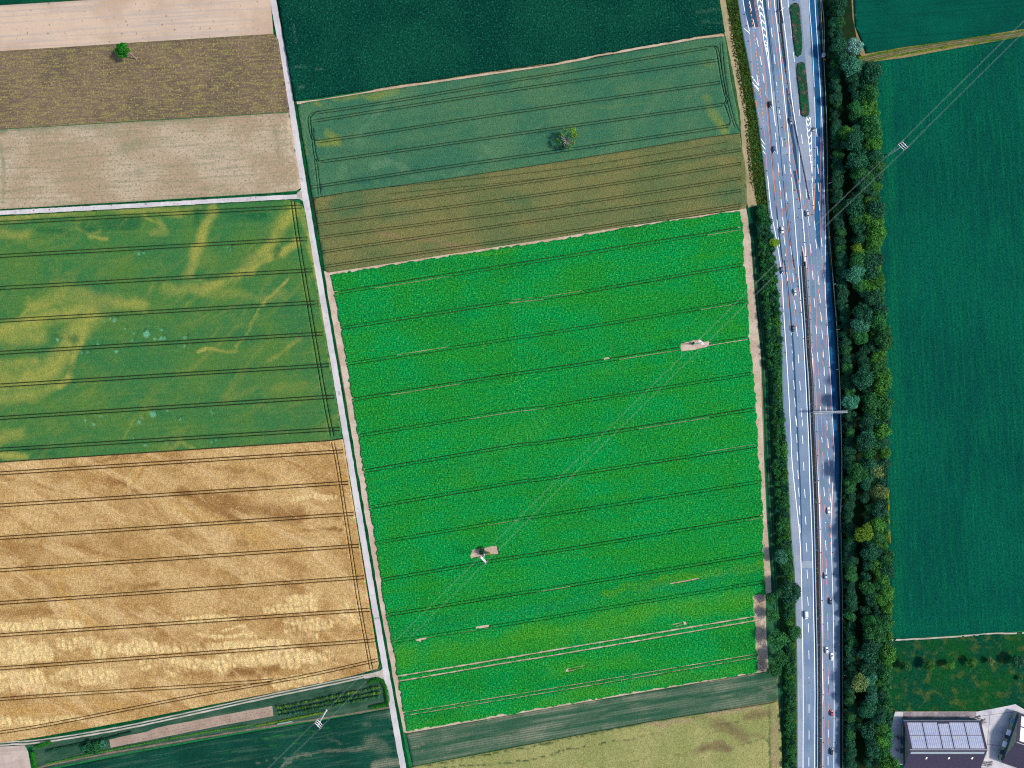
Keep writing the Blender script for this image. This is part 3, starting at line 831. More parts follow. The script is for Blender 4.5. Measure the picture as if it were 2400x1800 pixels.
m = field_mat('weedy_cereal', P(168, 168, 112), P(150, 156, 98), ang=R(9.7), blotch=(.03, .36, .64), grain=(1.1, .26), grain2=(.4, .14), speck=(.8, .64, .76, P(110, 132, 84)), bump=(1.0, .6, .35),
              masks=(P(122, 98, 80), P(58, 84, 54), P(176, 150, 128)))
dN = strokes([(t15([(1400, 1200), (1600, 1260), (1700, 1340)]), 30, .7), (t15([(1340, 1470), (1450, 1420), (1600, 1430)]), 18, .8), (t15([(1750, 1200), (1880, 1180)]), 26, .7), (t15([(1400, 1400), (1550, 1400)]), 12, .7), (t15([(960, 1275), (1080, 1310), (1150, 1370)]), 5, .8),
              (t15([(1500, 1300), (1870, 1350)]), 10, .6)], 3, 7)
kN = strokes([(t14([(1230, 1580), (1900, 1540), (2212, 1470)]) + t15([(400, 1440), (800, 1370), (1050, 1330)]), 3, .95), (t15([(1100, 1325), (1400, 1285), (1700, 1230)]), 3, .7), (t15([(1900, 1110), (1910, 1580)]), 5, .8), (t15([(1680, 1400), (1870, 1350), (1900, 1400)]), 3, .7),
              (t15([(600, 1580), (1300, 1460), (1650, 1400)]), 2.5, .6), (t14([(1230, 1560), (2212, 1390)]) + t15([(200, 1400), (1000, 1240), (1400, 1190)]), 3.4, .95)], 1.2, 9)
pN = strokes([(t15([(1450, 1150), (1850, 1130)]), 24, .7), (t15([(1930, 1120), (1950, 1580)]), 18, .8), (t15([(1000, 1270), (1300, 1220)]), 12, .7)], 3, 19)
canopy('cereal_field', [(962, 1798), (989, 1792), (1200, 1752), (1516, 1692), (1801, 1648), (1822, 1643), (1830, 1720), (1836, 1990), (985, 1990)], 1.5, .7, m, zb=.03, masks=(dN, kN, pN),
       relief=lambda x, y: (fbm(x * .6, y * .6, 15, 2) - .5) * .3 - .5 * kN(np.stack([x, y], 1)))
m = field_mat('dark_rows', P(26, 82, 66), P(20, 70, 58), ang=R(9.2), blotch=(.03, .36, .64), streak=(.03, .45, .5, .74, .45), streak_col=P(86, 120, 102), grain=(1.1, .28), grain2=(.4, .1),
              rows=(1.4, .35, P(18, 62, 54)), bump=(1.0, .5, .25), masks=(P(158, 158, 140), P(60, 140, 50)))
mH = strokes([(t14([(830, 1200), (980, 1180)]), 26, .35), (t14([(860, 1400), (950, 1450)]), 40, .45), (t14([(880, 1560), (1030, 1540)]), 20, .8), (t14([(300, 1480), (850, 1430)]), 10, .5), (t14([(200, 1560), (260, 1520)]), 8, .6), (t14([(520, 1350), (620, 1400)]), 9, .4), (t14([(790, 1250), (840, 1260)]), 12, .4),
              (t14([(0, 1540), (400, 1480), (850, 1420)]), 3, .6)], 2, 7)
mH2 = strokes([(t14([(0, 1370), (420, 1300), (760, 1230)]), 4, .6), (t13([(1500, 1480), (2212, 1390)]), 3, .5)], 1, 8)
canopy('row_crop_field', [(80, 1812), (320, 1764), (600, 1714), (760, 1688), (913, 1661), (937, 1800), (968, 1990), (60, 1990)], 1.8, .35, m, zb=.03, masks=(mH, mH2), relief=bumpy(.08, .6, 5))
m = field_mat('white_bed', P(212, 196, 190), P(196, 178, 172), ang=R(4), blotch=(.05, .4, .6), streak=(.03, .8, .45, .7, .5), streak_col=P(170, 154, 150), grain=(1.0, .06), bump=(1, .3, .12))
flat('tilled_field', [(-220, 1776), (0, 1750), (58, 1747), (66, 1762), (82, 1850), (100, 1990), (-220, 1990)], .04, m, step=5)

# -- right of the motorway
m = field_mat('teal_crop', P(6, 94, 78), P(4, 82, 71), ang=R(4), blotch=(.02, .36, .64), streak=(.015, .6, .48, .7, .55), streak_col=P(2, 72, 66), grain=(1.1, .24), grain2=(.3, .07), bump=(1.0, .6, .35))
canopy('leafy_field', [(1990, -200), (2640, -200), (2640, 22), (2400, 68), (2250, 92), (2110, 112), (2030, 126), (2004, 60)], 1.8, .5, m, zb=.03, relief=bumpy(.12, .6, 6))
m = field_mat('teal_crop_large', P(8, 98, 80), P(3, 84, 73), ang=R(93.5), blotch=(.012, .36, .64), streak=(.03, .45, .44, .66, .75), streak_col=P(12, 104, 76), grain=(1.0, .36), grain2=(.35, .12),
              speck=(.45, .70, .80, P(0, 58, 62)), bump=(.9, .8, .45), masks=(P(16, 112, 76),), rows=(2.6, .3, P(2, 76, 68)), streak2=[(R(93.5), .012, .05, .5, .7, .4, P(2, 74, 70))])
mP = strokes([([(2080, 160), (2090, 500), (2100, 1000), (2105, 1480)], 26, .7), ([(2120, 150), (2200, 130), (2350, 100)], 16, .5), ([(2130, 300), (2140, 700), (2150, 1100)], 30, .3), ([(2120, 1470), (2400, 1450), (2600, 1430)], 30, .4)], 2, 4)
canopy('leafy_field', [(2040, 146), (2120, 136), (2250, 112), (2400, 86), (2640, 42), (2640, 1462), (2400, 1478), (2250, 1487), (2085, 1497), (2078, 1200), (2070, 900), (2052, 500), (2042, 250)], 1.3, .55, m, zb=.03, masks=(mP,),
       relief=lambda x, y: (fbm(x * .5, y * .12, 44, 3) - .5) * .35)
m = field_mat('meadow', P(22, 84, 44), P(16, 76, 56), blotch=(.04, .36, .64), grain=(.9, .36), grain2=(.3, .18), speck=(.16, .48, .78, P(70, 96, 48)), bump=(.8, .9, .4))
canopy('meadow', [(2072, 1498), (2250, 1490), (2400, 1481), (2640, 1465), (2640, 1690), (2400, 1662), (2380, 1650), (2330, 1660), (2290, 1667), (2105, 1667), (2060, 1640), (2060, 1560)], 1.8, .25, m, zb=.03, relief=bumpy(.12, .5, 5))

# ---------------------------------------------------------------- farm roads, paths, verges
conc = field_mat('pale_concrete', P(230, 226, 234), P(212, 208, 218), ang=R(-80), blotch=(.06, .35, .65), streak=(.02, .9, .48, .7, .5), streak_col=P(196, 192, 200), speck=(.25, .68, .8, P(190, 184, 186)), grain=(.9, .05), grain2=(.2, .03), bump=(2.0, .15, .05))
gravel = field_mat('pale_gravel', P(212, 206, 200), P(186, 180, 172), blotch=(.1, .35, .65), grain=(1.2, .12), bump=(2.0, .3, .08))
verge_dark = field_mat('verge_grass', P(16, 92, 52), P(10, 74, 46), blotch=(.15, .35, .65), grain=(1.0, .35), bump=(.9, .7, .3))
verge_grey = field_mat('worn_grass', P(60, 96, 80), P(44, 84, 66), ang=R(13), blotch=(.08, .35, .65), streak=(.03, .4, .45, .7, .5), streak_col=P(92, 116, 96), grain=(1.0, .22), bump=(.9, .5, .2))

ys = [-200, 0, 158, 450, 700, 950, 1200, 1400, 1600, 1800, 2000]
# grass beside the white road, then the road itself with its slightly raised crown
strip('grass_verge', [(road1_x(y), y) for y in ys], 7.6, .032, verge_dark, rag=.25, smooth=False)
road = strip('farm_road', [(road1_x(y), y) for y in ys], 3.9, .07, conc, smooth=False, rag=.14, step=2.0)
strip('grass_verge', [(-220, 511), (0, 499), (316, 482), (633, 463), (700, 459)], 5.6, .034, verge_dark, rag=.2)
strip('farm_road', [(-220, 511), (0, 499), (316, 482), (560, 468), (633, 464), (712, 460)], 2.9, .062, conc, rag=.14, step=2.0)
flat('road_mouth', T(680, 420, 80 / 952., [(190, 385), (250, 340), (330, 260), (360, 250), (470, 620), (420, 700), (350, 610), (260, 545), (180, 520)]), .066, gravel)
# tyre-clean crumbs of earth on the side road
mb = MB()
for i in range(46):
    q = t5([random.choice([(110, 147), (250, 135), (370, 130), (545, 125), (620, 117), (640, 116), (700, 112), (740, 108), (825, 103), (1085, 90), (1180, 84), (1260, 78), (1530, 62), (1650, 55), (1800, 48), (1860, 45), (1890, 47), (2010, 36), (2045, 36)])])[0]
    g_ = G(q[0] + random.uniform(-2, 2), q[1] + random.uniform(-2.4, 2.4))
    s_ = random.uniform(.12, .3)
    mb.box((g_.x, g_.y, .07 + s_ * .15), (s_ * 2.2, s_, s_ * .35), random.uniform(0, 3), .6)
props(mb.build('earth_crumbs', soil_dark), 'dark crumbs of earth scattered on the pale side road', 'soil', kind='stuff')

# two-rut track below the golden wheat
trk = [(-220, 1774), (0, 1744), (63, 1740), (150, 1729), (316, 1700), (600, 1638), (700, 1617), (800, 1596), (870, 1581), (900, 1571)]
strip('track_bed', trk, 5.4, .03, verge_grey, rag=.2)
strip('grass_verge', shift(trk[:-1], 0, -9), 1.7, .036, verge_dark, rag=.25)
for d, w in ((-3.0, .75), (3.4, .95)):
    strip('wheel_rut', shift(trk[:-2], 0, d) + [(875, 1580 + d * .6)], w, .045, gravel, rag=.12)
flat('road_mouth', T(600, 1560, .28346, [(880, 92), (960, 62), (1030, 40), (1050, 20), (1085, 110), (1095, 150), (1050, 110), (990, 92), (900, 108)]), .058, gravel)

# strip below the track: worn grass, bare bed, path
flat('grass_strip', [(70, 1750), (63, 1742), (150, 1733), (316, 1705), (600, 1643), (700, 1622), (860, 1590), (913, 1600), (913, 1656), (760, 1684), (600, 1710), (320, 1760), (90, 1806)], .026, verge_grey)
flat('bare_bed', [(256, 1732), (345, 1714.6), (370, 1705), (500, 1680), (638, 1654.5), (641, 1678), (500, 1704), (259.5, 1752.6)], .04, field_mat('bed_soil', P(186, 164, 152), P(172, 150, 138), ang=R(11), blotch=(.1, .35, .65), grain=(1.0, .07), bump=(1, .3, .1)), step=3, rag=.25)
strip('footpath', [(75, 1812), (95, 1798), (200, 1776), (320, 1754), (600, 1708), (760, 1683), (913, 1658)], 1.1, .042, field_mat('path_soil', P(150, 126, 118), P(120, 112, 100), blotch=(.2, .35, .65), grain=(1.0, .2)), rag=.2)
strip('grass_verge', [(70, 1752), (76, 1790), (88, 1850), (104, 1990)], 3.0, .038, verge_dark, rag=.3)

# cart track between beet and motorway, its rough verge
sandy = field_mat('sandy_track', P(192, 176, 146), P(174, 160, 128), ang=R(-80), blotch=(.1, .35, .65), streak=(.05, .6, .5, .7, .5), streak_col=P(140, 138, 100), grain=(1.1, .16), bump=(1, .4, .15))
ctrk = t3([(1535, -400), (1552, 0), (1590, 170), (1640, 420), (1690, 700), (1718, 900), (1735, 1150), (1760, 1400), (1782, 1530)])
strip('grass_verge', shift(ctrk, 0, 0), 7.6, .029, field_mat('verge_olive', P(70, 110, 62), P(48, 96, 58), blotch=(.15, .35, .65), grain=(1., .3)), rag=.4)
strip('cart_track', ctrk, [5.2, 5.2, 5.4, 5.0, 4.4, 4.2, 4.6, 6.0, 6.2], .046, sandy, rag=.25, step=2)
rough = field_mat('rough_grass', P(66, 104, 46), P(40, 90, 50), blotch=(.12, .35, .65), grain=(.9, .4), grain2=(.3, .2), speck=(.4, .60, .76, P(112, 118, 52)), bump=(.8, .9, .4))
flat('rough_verge', [(1688, -200), (1722, -200), (1731, 0), (1744, 90), (1763, 190), (1790, 380), (1802, 480), (1815, 600), (1830, 766), (1837, 950), (1846, 1100), (1855, 1264), (1864, 1400), (1868, 1600), (1869, 1990),
                     (1838, 1990), (1832, 1800), (1825, 1640), (1818, 1500), (1806, 1300), (1797, 1150), (1789, 950), (1778, 700), (1762, 520), (1755, 420), (1741, 260), (1714, 120), (1700, 0)], .031, rough)
gpath = field_mat('mown_path', P(22, 92, 62), P(14, 78, 56), ang=R(-85), blotch=(.08, .35, .65), streak=(.05, .5, .5, .7, .4), streak_col=P(60, 112, 72), grain=(1.0, .2), bump=(.9, .4, .15))
pl = [(1760, 480), (1768, 560), (1779, 700), (1793, 850), (1799, 1000), (1806, 1150), (1813, 1300), (1820, 1420), (1826, 1540), (1831, 1650), (1837, 1800), (1846, 1990)]
strip('grass_path', pl, [6.5, 5, 5, 5, 5.4, 5.4, 5.2, 5, 4.4, 3.0, 2.8, 2.8], .04, gpath, rag=.25)
for d in (-2.6, 3.0):
    strip('wheel_rut', shift(pl[1:], d, 0), .5, .05, field_mat('rut_soil', P(96, 116, 84), P(70, 100, 72), blotch=(.25, .4, .6), grain=(1., .2)), rag=.14)
# grassy track between the teal fields, path along the meadow
gt = [(2015, 143), (2040, 136), (2100, 124), (2200, 106), (2300, 92), (2400, 78), (2640, 34)]
strip('grass_verge', gt, 5.0, .033, field_mat('verge_yellow', P(112, 128, 36), P(66, 108, 44), blotch=(.2, .35, .65), grain=(.9, .35)), rag=.5)
strip('cart_track', gt, 2.9, .044, field_mat('track_earth', P(112, 108, 74), P(84, 96, 60), blotch=(.15, .35, .65), grain=(1., .25)), rag=.25)
for d in (-1.5, 2.6): strip('wheel_rut', shift(gt, 0, d), .5, .052, field_mat('rut_dry', P(152, 138, 112), P(120, 116, 84), blotch=(.25, .4, .6), grain=(1., .2)), rag=.12)
strip('footpath', [(2030, 1500), (2085, 1500), (2150, 1497), (2250, 1491), (2330, 1484), (2400, 1483), (2640, 1467)], 1.0, .32, gravel, rag=.12)
# earth and grass under the tree belt
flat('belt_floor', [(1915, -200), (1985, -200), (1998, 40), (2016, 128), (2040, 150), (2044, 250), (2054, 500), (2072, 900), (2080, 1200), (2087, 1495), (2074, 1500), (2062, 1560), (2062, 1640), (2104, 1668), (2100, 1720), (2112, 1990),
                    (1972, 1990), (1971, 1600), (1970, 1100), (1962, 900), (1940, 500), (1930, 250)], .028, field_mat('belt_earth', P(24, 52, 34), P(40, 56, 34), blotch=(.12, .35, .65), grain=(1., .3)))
strip('grass_verge', [(2044, 165), (2047, 250), (2056, 500), (2067, 760), (2074, 900), (2082, 1200), (2088, 1495)], 1.2, .6, field_mat('verge_flowers', P(150, 140, 24), P(90, 124, 36), blotch=(.3, .4, .6), grain=(1., .3)), rag=.35)

# ---------------------------------------------------------------- motorway
k_ = 225 / 952.
Z = {1: (1700, 0, k_), 2: (1720, 200, k_), 3: (1740, 400, k_), 4: (1760, 600, k_), 5: (1780, 800, k_), 6: (1780, 1000, k_), 7: (1780, 1200, k_), 8: (1780, 1400, k_), 9: (1780, 1600, 200 / 951.)}
def z(i, *pts):
    return T(Z[i][0], Z[i][1], Z[i][2], pts)
slab = field_mat('road_concrete', P(134, 158, 190), P(120, 146, 180), ang=R(-86), blotch=(.05, .35, .65), streak=(.008, .5, .45, .7, .4), streak_col=P(152, 172, 200), grain=(.8, .07), grain2=(.15, .06), bump=None)
slab_pale = field_mat('road_concrete_pale', P(164, 178, 202), P(150, 167, 194), ang=R(-86), blotch=(.06, .35, .65), streak=(.01, .5, .45, .7, .4), streak_col=P(176, 190, 210), grain=(.8, .06), grain2=(.15, .05), bump=None)
asph = field_mat('asphalt_new', P(58, 96, 132), P(50, 88, 124), ang=R(-86), blotch=(.05, .35, .65), streak=(.008, .5, .5, .75, .4), streak_col=P(76, 112, 146), grain=(.9, .07), grain2=(.15, .05), bump=None)
asph_blue = field_mat('asphalt_shoulder', P(44, 108, 158), P(34, 94, 146), ang=R(-86), blotch=(.05, .35, .65), streak=(.008, .5, .5, .75, .4), streak_col=P(62, 124, 172), grain=(.9, .06), grain2=(.15, .05), bump=None)
# running from the median outwards
right_edge = [(1912, -200), (1918, 0), (1926, 150), (1932, 285), (1936, 500), (1946, 640), (1956, 766), (1963, 900), (1966, 1000), (1968, 1100), (1965, 1200), (1967, 1300), (1969, 1400), (1970, 1600), (1970, 1990)]
left_edge = [(1708, -200), (1730, 0), (1744, 90), (1763, 190), (1785, 340), (1798, 450), (1812, 600), (1830, 766), (1836, 950), (1846, 1100), (1855, 1264), (1861, 1330), (1865, 1450), (1868, 1600), (1868, 1990)]
mway = flat('motorway', left_edge + right_edge[::-1], .06, slab)
def lay(name, poly, zz, mat): return flat(name, poly, zz, mat, parent=mway)
# surfaces
lay('shoulder_surface', z(1, (888, -400), (888, 0), (915, 450), (945, 950)) + z(2, (885, 600), (893, 950)) + z(3, (822, 500), (820, 950)) + z(4, (740, 400), (772, 950)) + z(5, (712, 500), (733, 950)) + z(6, (742, 300), (745, 480), (765, 700))
    + [(1964.5, 1195), (1967, 1100), (1965, 1000), (1962, 900), (1955, 766), (1945, 640), (1935, 500), (1931, 285), (1925, 150), (1917, 0), (1911.5, -100)], .064, asph_blue)
lay('ramp_surface', z(1, (825, -200), (825, 0), (845, 400), (880, 950)) + z(2, (797, 0), (806, 320), (805, 440), (812, 700), (812, 950)) + z(3, (725, 0), (712, 400), (735, 700), (770, 800), (785, 500), (800, 0)) + z(2, (855, 545), (858, 0)) + z(1, (940, 950), (912, 450), (886, 0), (884, -300)), .064, asph_blue)
lay('slip_surface', z(1, (560, -200), (565, 0), (615, 480), (655, 950)) + z(2, (575, 0), (645, 580), (690, 950), (770, 940), (755, 780), (712, 340), (655, 300), (635, 0)) + z(1, (705, 940), (690, 620), (650, 300), (630, 60), (625, -200)), .063, slab_pale)
lay('slip_surface', z(1, (740, -200), (745, 30), (770, 300), (800, 620), (820, 950)) + z(2, (735, 0), (757, 300), (790, 420), (800, 300), (792, 0)) + z(1, (878, 950), (845, 400), (822, 0), (818, -200)), .063, slab_pale)
lay('dark_lane', z(2, (515, 30), (540, 350), (600, 760), (632, 945), (648, 945), (620, 640), (590, 480), (560, 230), (530, 20)), .065, asph)
lay('dark_lane', z(3, (500, 0), (560, 310), (580, 400), (575, 300), (540, 80), (530, 0)), .065, asph)
lay('dark_lane', z(1, (228, -20), (300, 0), (345, 265), (225, 275), (190, 60), (182, 0)), .065, asph)
lay('pale_lane', z(2, (372, 60), (395, 240), (425, 500), (465, 500), (440, 240), (415, 60)), .064, slab_pale)
lay('pale_lane', z(2, (470, 620), (560, 600), (570, 680), (475, 690)), .066, slab_pale)
lay('pale_lane', z(7, (415, 485), (527, 485), (527, 557), (415, 557)), .065, slab_pale)
lay('pale_lane', z(6, (268, 300), (320, 300), (350, 620), (385, 950)) + z(7, (400, 260), (415, 600), (420, 950)) + z(8, (425, 400), (430, 950)) + z(9, (480, 500), (482, 940), (425, 940), (420, 0)) + z(8, (372, 500), (365, 0)) + z(7, (345, 600), (310, 100)), .0645, slab_pale)
strip('dark_seam', z(4, (330, 40), (372, 400), (420, 900)) + z(5, (345, 250), (380, 950)) + z(6, (400, 500), (415, 950)) + z(7, (425, 500)), [1.0, 1.2, 1.2, 1.1, .9, .7, .3], .067, asph, parent=mway)
strip('dark_seam', z(3, (335, 350), (360, 600), (395, 880)) + z(4, (330, 90)), .9, .067, asph, parent=mway)
strip('dark_seam', z(3, (405, 100), (450, 500), (480, 760)) + z(4, (425, 80), (470, 320), (500, 480)), [.6, 1.2, 1.2, 1.0, .9, .4], .067, asph, parent=mway)
strip('dark_seam', z(2, (330, 130), (360, 480), (375, 650), (395, 900)) + z(3, (325, 300)), .9, .067, asph, parent=mway)
strip('dark_seam', z(2, (405, 0), (430, 300), (460, 600), (485, 900)), .8, .067, asph, parent=mway)
strip('dark_seam', z(1, (390, -100), (390, 0), (425, 250), (455, 520), (490, 850)), [2.2, 2.2, 1.9, 1.5, .9], .067, asph, parent=mway)
strip('dark_seam', z(1, (530, 300), (575, 560), (625, 900)) + z(2, (590, 300), (660, 700)), [.5, 1.1, 1.1, 1.0, .8], .067, asph, parent=mway)
strip('dark_seam', z(4, (492, 0), (505, 300), (540, 900)) + z(5, (460, 200), (500, 950)) + z(7, (540, 100), (555, 900)) + z(8, (562, 900)) + z(9, (632, 930)), .9, .0672, asph_blue, parent=mway)
strip('verge_edge', right_edge, .9, .0675, field_mat('edge_dirt', P(38, 62, 58), P(52, 70, 60), blotch=(.2, .4, .6), grain=(1., .2)), parent=mway)
strip('verge_edge', left_edge, .7, .0675, field_mat('edge_moss', P(96, 128, 130), P(80, 118, 104), blotch=(.2, .4, .6), grain=(1., .2)), parent=mway)

white = plain('white_paint', (.8, .8, .8, 1), .6, .2, var=.06, vs=.4)
orange = plain('orange_paint', P(255, 168, 96), .6, .2, var=.12, vs=.4)
pink = plain('salmon_paint', P(250, 160, 140), .6, .2, var=.15, vs=.4)
def line(pts, mat=white, w=.34, name='lane_line'): return strip(name, pts, w * .8, .072, mat, parent=mway, step=12)
def dashes(i, lst, mat=white, w=.36, name='lane_dash'):
    """each dash: x, y0, y1 in tile i, drawn along the carriageway"""
    for d in lst:
        x, y0, y1 = d[:3]
        sl = d[3] if len(d) > 3 else (.085 if i >= 5 else .12)
        q = z(i, (x - sl * (y1 - y0) / 2, y0), (x + sl * (y1 - y0) / 2, y1))
        strip(name, q, w * .72, .076, mat, parent=mway, step=50)
# left carriageway
line(z(3, (245, 0), (285, 400), (330, 640), (380, 950)) + z(4, (310, 260), (330, 640), (350, 940)) + z(5, (290, 520), (312, 940)) + z(6, (320, 300), (350, 620), (385, 940)) + z(7, (400, 260), (415, 600), (422, 940)) + z(8, (430, 600), (433, 940)) + z(9, (487, 300), (485, 950), (484, 1600)), w=.42)
line(z(3, (490, 80), (520, 500), (552, 940)) + z(4, (475, 200), (490, 400), (520, 800)) + z(5, (440, 50), (485, 940)) + z(6, (497, 500), (515, 940)) + z(7, (528, 500), (535, 940)) + z(8, (545, 500), (550, 940)) + z(9, (617, 300), (615, 950), (614, 1600)), w=.42)
line(z(1, (175, -300), (175, 0), (240, 310)))
line(z(1, (195, 110), (245, 400), (265, 640), (290, 900)) + z(2, (225, 200), (250, 300), (300, 450), (320, 700), (335, 900)), pink, .26)
for o_ in (285, 296): line(z(1, (o_, -300), (o_, 0), (o_ + 45, 260), (o_ + 72, 500), (o_ + 98, 720), (o_ + 118, 940)) + z(2, (o_ + 45, 300), (o_ + 75, 600), (o_ + 108, 940)) + (z(3, (345, 440), (400, 940)) + z(4, (355, 260), (390, 690)) if o_ == 285 else []), orange if o_ == 285 else pink, .26)
line(z(1, (318, -300), (318, 0), (340, 130), (366, 290)), w=.3)
line(z(1, (372, -300), (366, 0), (378, 110), (400, 260), (425, 520), (445, 760), (462, 945)) + z(2, (392, 240), (412, 400)), w=.42)
line(z(1, (366, 290), (385, 420), (415, 560), (442, 745)), w=.36)
chev = T(1760, 0, 120 / 1269., [(217, 135), (243, 310), (270, 487), (295, 668), (325, 850)])
for i, (x, y) in enumerate([(1778.3, -4)] + chev + [(1793, 95.5), (1795, 104), (1796, 112), (1797, 117)]):
    f = [.8, .8, .78, .7, .6, .48, .42, .36, .3, .26][i]
    for e in ((x - 3.6 * f, y + 12.5 * f), (x + 9.2 * f, y + 14.5 * f)):
        strip('chevron', [(x, y), e], .5, .079 if e[0] < x else .0795, white, parent=mway, step=50)
line(z(1, (400, -300), (405, 0), (440, 330), (470, 650), (500, 945)) + z(2, (455, 500), (495, 945)) + z(3, (440, 350)), plain('pale_joint', P(160, 178, 206), .8, .1), .22)
line(z(1, (445, -300), (445, 0), (500, 450), (570, 945)) + z(2, (510, 500), (590, 945)) + z(3, (510, 100), (570, 340)), orange, .28)
line(z(1, (485, -300), (485, 0), (530, 400), (582, 945)) + z(2, (540, 500), (560, 850)), w=.42)
line(z(1, (498, 100), (550, 500), (630, 940)) + z(2, (540, 130), (600, 330), (690, 870)), orange, .26)
line(z(2, (540, 380), (585, 620)), orange, .24)
line(z(2, (545, 470), (590, 700), (635, 930)) + z(3, (570, 150), (590, 380)), orange, .26)
line(z(3, (305, 0), (345, 440), (400, 945)) + z(4, (322, 60), (330, 140)), orange, .26)
line(z(3, (355, 0), (390, 350), (450, 945)) + z(4, (355, 20), (400, 300), (455, 740)), orange, .28)
line(z(3, (400, 0), (440, 400), (500, 945)) + z(4, (430, 120), (460, 280), (500, 560)), orange, .26)
line(z(4, (255, 0), (300, 330), (325, 560)), pink, .24)
line(z(2, (205, 60), (215, 130), (232, 210)), pink, .24)
for q in [((190, 285), (242, 332)), ((262, 757), (325, 845)), ((268, 815), (335, 905)), ((284, 875), (347, 945))]: line(z(1, *q), w=.45, name='hatch_line')
for q in [((215, 0), (250, 40)), ((200, 30), (262, 100)), ((268, 530), (305, 585)), ((277, 588), (311, 634)), ((288, 650), (312, 680))]: line(z(2, *q), w=.42, name='hatch_line')
line(z(1, (312, 740), (330, 850)), w=.36)
yy = 0
cl = np.array(z(1, (225, -60), (232, 0), (265, 190), (300, 460), (325, 680), (350, 940)) + z(2, (275, 180), (290, 330), (298, 420)))
cs = np.r_[0, np.cumsum(np.hypot(*np.diff(cl, axis=0).T))]
for s0 in np.arange(0, cs[-1] - 6, 9.6):
    a_ = [float(np.interp(s0, cs, cl[:, j])) for j in (0, 1)]; b_ = [float(np.interp(s0 + 5.4, cs, cl[:, j])) for j in (0, 1)]
    strip('lane_dash', [a_, b_], .55, .077, orange, parent=mway, step=50)
dashes(1, [(249, 10, 105, .2), (286, 195, 285, .22), (319, 375, 465, .2), (351, 555, 643, .18), (378, 730, 820, .15), (400, 912, 945, .12), (428, 5, 95, .1), (460, 275, 367, .12), (488, 542, 636, .12), (513, 817, 910, .12)])
dashes(2, [(317, 65, 100), (414, 470, 545), (425, 560, 680), (442, 770, 863), (455, 245, 330), (480, 517, 610), (503, 785, 875), (563, 825, 880), (572, 910, 948), (430, 10, 60), (675, 488, 578), (388, 215, 240)])
dashes(3, [(347, 483, 575), (362, 663, 752), (373, 105, 195), (387, 285, 375), (403, 462, 550), (416, 645, 738), (430, 825, 915), (420, 0, 28), (482, 0, 35), (438, 215, 300), (482, 750, 835)])
dashes(4, [(347, 0, 70), (360, 158, 248), (420, 170, 260), (437, 440, 528), (396, 695, 785), (405, 873, 948), (455, 705, 797)])
dashes(5, [(321, 27, 117), (331, 203, 283), (342, 384, 475), (351, 560, 652), (361, 740, 828), (386, 128, 217), (402, 395, 485), (415, 665, 752)])
dashes(6, [(369, 72, 160), (376, 250, 340), (383, 428, 518), (390, 605, 694), (397, 783, 873), (368, -80, 0), (427, 85, 172), (438, 350, 438), (449, 618, 706), (458, 890, 972), (425, -70, -5)])
dashes(7, [(402, 117, 205), (466, 305, 393), (474, 572, 660), (480, 840, 927)])
dashes(8, [(485, 258, 347, .03), (490, 525, 613, .03), (491, 790, 880, .02)])
dashes(9, [(552, -50, 38, .0), (552, 238, 337, .0), (552, 533, 632, .0), (550, 832, 932, .0), (549, 1130, 1230, 0), (549, 1430, 1530, 0)])
# slip road and right carriageway
line(z(1, (553, -300), (555, 0), (610, 470), (655, 945)) + z(2, (640, 580), (655, 945)) + z(3, (565, 120), (610, 600), (632, 945)) + z(4, (548, 200), (600, 945)) + z(5, (525, 120), (555, 945)) + z(6, (580, 500), (600, 945)) + z(7, (605, 500), (620, 945)) + z(8, (620, 500), (630, 945)) + z(9, (703, 300), (705, 950), (704, 1600)), w=.46)
line(z(1, (620, -200), (622, 20), (630, 75)), w=.3); line(z(1, (637, 150), (660, 380)), w=.2); line(z(1, (675, 520), (686, 612)), w=.28); line(z(2, (648, 240), (654, 305)), w=.28)
line(z(1, (828, -300), (830, 0), (860, 400), (885, 945)) + z(2, (797, 20), (806, 320), (806, 420)), w=.3)
line(z(1, (884, -300), (888, 0), (915, 450), (945, 945)) + z(2, (885, 600), (893, 945)) + z(3, (820, 400), (824, 650), (820, 945)) + z(4, (736, 200), (740, 400), (772, 935)) + z(5, (700, 300), (712, 500), (733, 940)) + z(6, (742, 300), (725, 600), (710, 945)) + z(7, (715, 400), (730, 945)) + z(8, (735, 500), (740, 945)) + z(9, (832, 300), (828, 950), (828, 1600)), w=.34)
line(z(2, (715, 330), (745, 600), (765, 780), (780, 945)) + z(3, (690, 150), (710, 400)), w=.34)
line(z(2, (757, 318), (768, 480), (775, 760), (776, 945)), w=.34)
for x, y, w_ in ((737, 352, 20), (738, 405, 24), (743, 462, 22), (746, 528, 20), (752, 590, 16), (756, 655, 13), (759, 710, 10), (763, 772, 8)):
    for sgn in (-1, 1): strip('chevron', z(2, (x, y), (x + sgn * w_ * .92, y - 42 * w_ / 22)), .4, .079 if sgn < 0 else .0795, white, parent=mway, step=50)
line(z(2, (810, 452), (808, 945)) + z(3, (722, 100), (710, 430)), orange, .5)
line(z(2, (860, 545), (862, 945)) + z(3, (776, 100), (770, 450), (790, 945)) + z(4, (712, 150), (730, 350), (755, 945)) + z(5, (688, 250), (700, 500), (718, 900)) + z(6, (735, 380), (722, 800)) + z(7, (722, 60)), pink, .28)
line(z(3, (600, 0), (650, 270), (690, 510)), pink, .26); line(z(3, (588, 230), (620, 390)), orange, .34)
line(z(3, (640, 480), (690, 945)) + z(4, (640, 300), (655, 945)) + z(5, (600, 500), (622, 940)), pink, .26)
